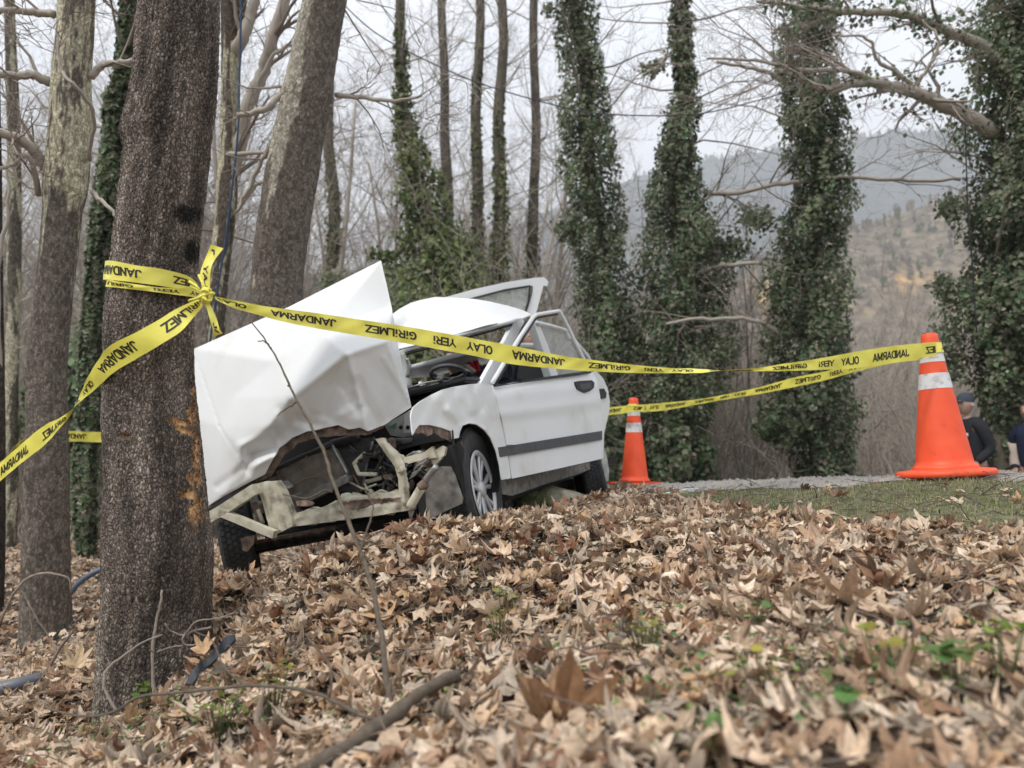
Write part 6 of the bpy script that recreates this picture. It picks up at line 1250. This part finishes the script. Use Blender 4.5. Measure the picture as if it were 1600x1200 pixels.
rs = np.random.default_rng(88); mbv, mbf, mbc, nv = [], [], [], 0
for (px, py, d, sp_, n) in [(1150,1060,1.35,.16,50),(1350,1020,1.4,.18,60),(1480,1060,1.25,.12,34),(1560,960,1.6,.15,30),(1000,1000,1.75,.16,34),(960,960,1.95,.14,24),(1250,1010,1.5,.16,40),(1120,1150,1.12,.10,24),(300,1090,2.1,.22,60),(420,1050,2.0,.16,36),(230,1120,2.3,.16,36),(620,1060,1.75,.1,16),(800,930,2.4,.10,16),(150,1130,2.4,.16,30)]:
    c = P(px, py, d); q = np.c_[c[0]+rs.normal(0, sp_, n), c[1]+rs.normal(0, sp_*.6, n)]; z = ground_z(q)+rs.uniform(.035, .075, n)
    t_ = np.linspace(0, 2*math.pi, 9)[:-1]
    for (x, y), zz in zip(q, z):
        sz = rs.uniform(.005, .014); k = rs.integers(1, 4)
        for j in range(k):
            R = rotm(rs.random()*6.28, rs.normal(0, .4), rs.normal(0, .4)); L = np.vstack([[0, 0, 0], np.c_[np.cos(t_)*.55+.5, np.sin(t_)*.45, .1*np.abs(np.sin(t_))]])*sz; mbv.append(L @ R.T+(x, y, zz)); mbf.append(np.array([(0, i+1, (i+1) % 8+1) for i in range(8)])+nv); nv += 9
            mbc.append(np.tile(np.array([(.20,.30,.09), (.14,.25,.09), (.28,.34,.12), (.10,.19,.08)][rs.integers(0, 4)])*rs.uniform(.8, 1.2), (9, 1)))
tag(obj('seedlings', np.concatenate(mbv), np.concatenate(mbf), M['leafgreen'], None, True, np.concatenate(mbc)), 'tiny green seedlings sprouting between the fallen leaves', None, None, 'stuff')
# grass: verge and dry blades, twig litter
def blades(xy, h0, h1, wd, pal, rr, lean=.5):
    n = len(xy); z = ground_z(xy); h = rr.uniform(h0, h1, n); a = rr.random(n)*6.28; d = np.c_[np.cos(a), np.sin(a), np.zeros(n)]; t = np.c_[-d[:, 1], d[:, 0], np.zeros(n)]; b = np.c_[xy, z-.004]; ln = np.abs(rr.normal(0, lean, n))
    m_ = b+d*(h*ln*.35)[:, None]+np.c_[np.zeros((n, 2)), h*.6]; e = b+d*(h*ln)[:, None]+np.c_[np.zeros((n, 2)), h*np.clip(1-ln*.35, .25, 1)]; w_ = wd*rr.uniform(.6, 1.4, n)[:, None]
    V = np.stack([b-t*w_, b+t*w_, m_+t*w_*.8, m_-t*w_*.8, e], 1).reshape(-1, 3); F = np.array([(0, 1, 2), (0, 2, 3), (3, 2, 4)])[None]+np.arange(n)[:, None, None]*5
    C = np.repeat(np.array(pal)[rr.integers(0, len(pal), n)]*rr.uniform(.75, 1.25, (n, 1)), 5, 0); return V, F.reshape(-1, 3), C
rr = np.random.default_rng(31); xy = np.c_[rr.uniform(.5, 5.2, 330000), rr.uniform(2.3, 9, 330000)]; xy = xy[in_poly(xy[:, 0], xy[:, 1], GRASS)]
lump = np.array([mnoise.noise(Vector((a*2.2, b*2.2, 0))) for a, b in xy]); xy = xy[rr.random(len(xy)) < .85+.6*lump][:110000]
tag(obj('grass', *blades(xy, .010, .034, .0019, [(.19,.23,.085), (.27,.29,.13), (.40,.37,.23), (.14,.19,.065), (.48,.44,.28)], rr)[:2], M['grass'], None, False, blades(xy, .010, .034, .0019, [(.19,.23,.085), (.27,.29,.13), (.40,.37,.23), (.14,.19,.065), (.48,.44,.28)], np.random.default_rng(31))[2]), 'short dry green grass and moss on the verge around the near cone', None, None, 'stuff')
xy = np.c_[rr.uniform(-3, 3.4, 9000), rr.uniform(.7, 5, 9000)]; lump = np.array([mnoise.noise(Vector((a*1.7+9, b*1.7, 0))) for a, b in xy]); xy = xy[(lump > -.05) & ~in_poly(xy[:, 0], xy[:, 1], ROAD)]
V, F, C = blades(xy, .03, .10, .0011, [(.42,.36,.22), (.50,.44,.30), (.20,.24,.09), (.30,.26,.15)], rr, 1.1); tag(obj('dry_grass', V, F, M['grass'], None, False, C), 'dry grass blades poking through the leaf litter', None, None, 'stuff')
n = 6500; xy = np.c_[rr.uniform(-3.5, 3.5, n), .7+rr.random(n)**1.2*5.5]; xy = xy[~in_poly(xy[:, 0], xy[:, 1], ROAD)]; z = ground_z(xy)+rr.uniform(.005, .05, len(xy)); sg = []
for (x, y), zz in zip(xy, z):
    a = rr.random()*6.28; L_ = rr.uniform(.03, .16); d = np.array([math.cos(a), math.sin(a), rr.normal(0, .25)])*L_; m_ = np.array([x, y, zz])+d*.5+rr.normal(0, .008, 3); r_ = rr.uniform(.0008, .0028); sg += [((x, y, zz), m_, r_, r_*.9), (m_, np.array([x, y, zz])+d, r_*.9, r_*.6)]
tag(obj('twig_litter', *seg_tubes(sg, 4), M['twig']), 'small broken twigs scattered over the leaf litter', None, None, 'stuff')

# ------------------------------------------------------------------ air between the near wood and the hills
bpy.data.objects
V, F = box_vf((0, 1400, 268), (7000, 4200, 544)); hz = obj('haze', V, F, None, None, False); tag(hz, 'thin pale air lying over the valley', None, None, 'stuff')
hm = bpy.data.materials.new('haze'); hm.use_nodes = True; hm.node_tree.nodes.clear(); ho = hm.node_tree.nodes.new('ShaderNodeOutputMaterial'); hv = hm.node_tree.nodes.new('ShaderNodeVolumePrincipled')
hv.inputs['Color'].default_value = (.93, .96, .99, 1); hv.inputs['Density'].default_value = .00072; hv.inputs['Anisotropy'].default_value = .2; hm.node_tree.links.new(hv.outputs[0], ho.inputs['Volume']); hz.data.materials.append(hm)
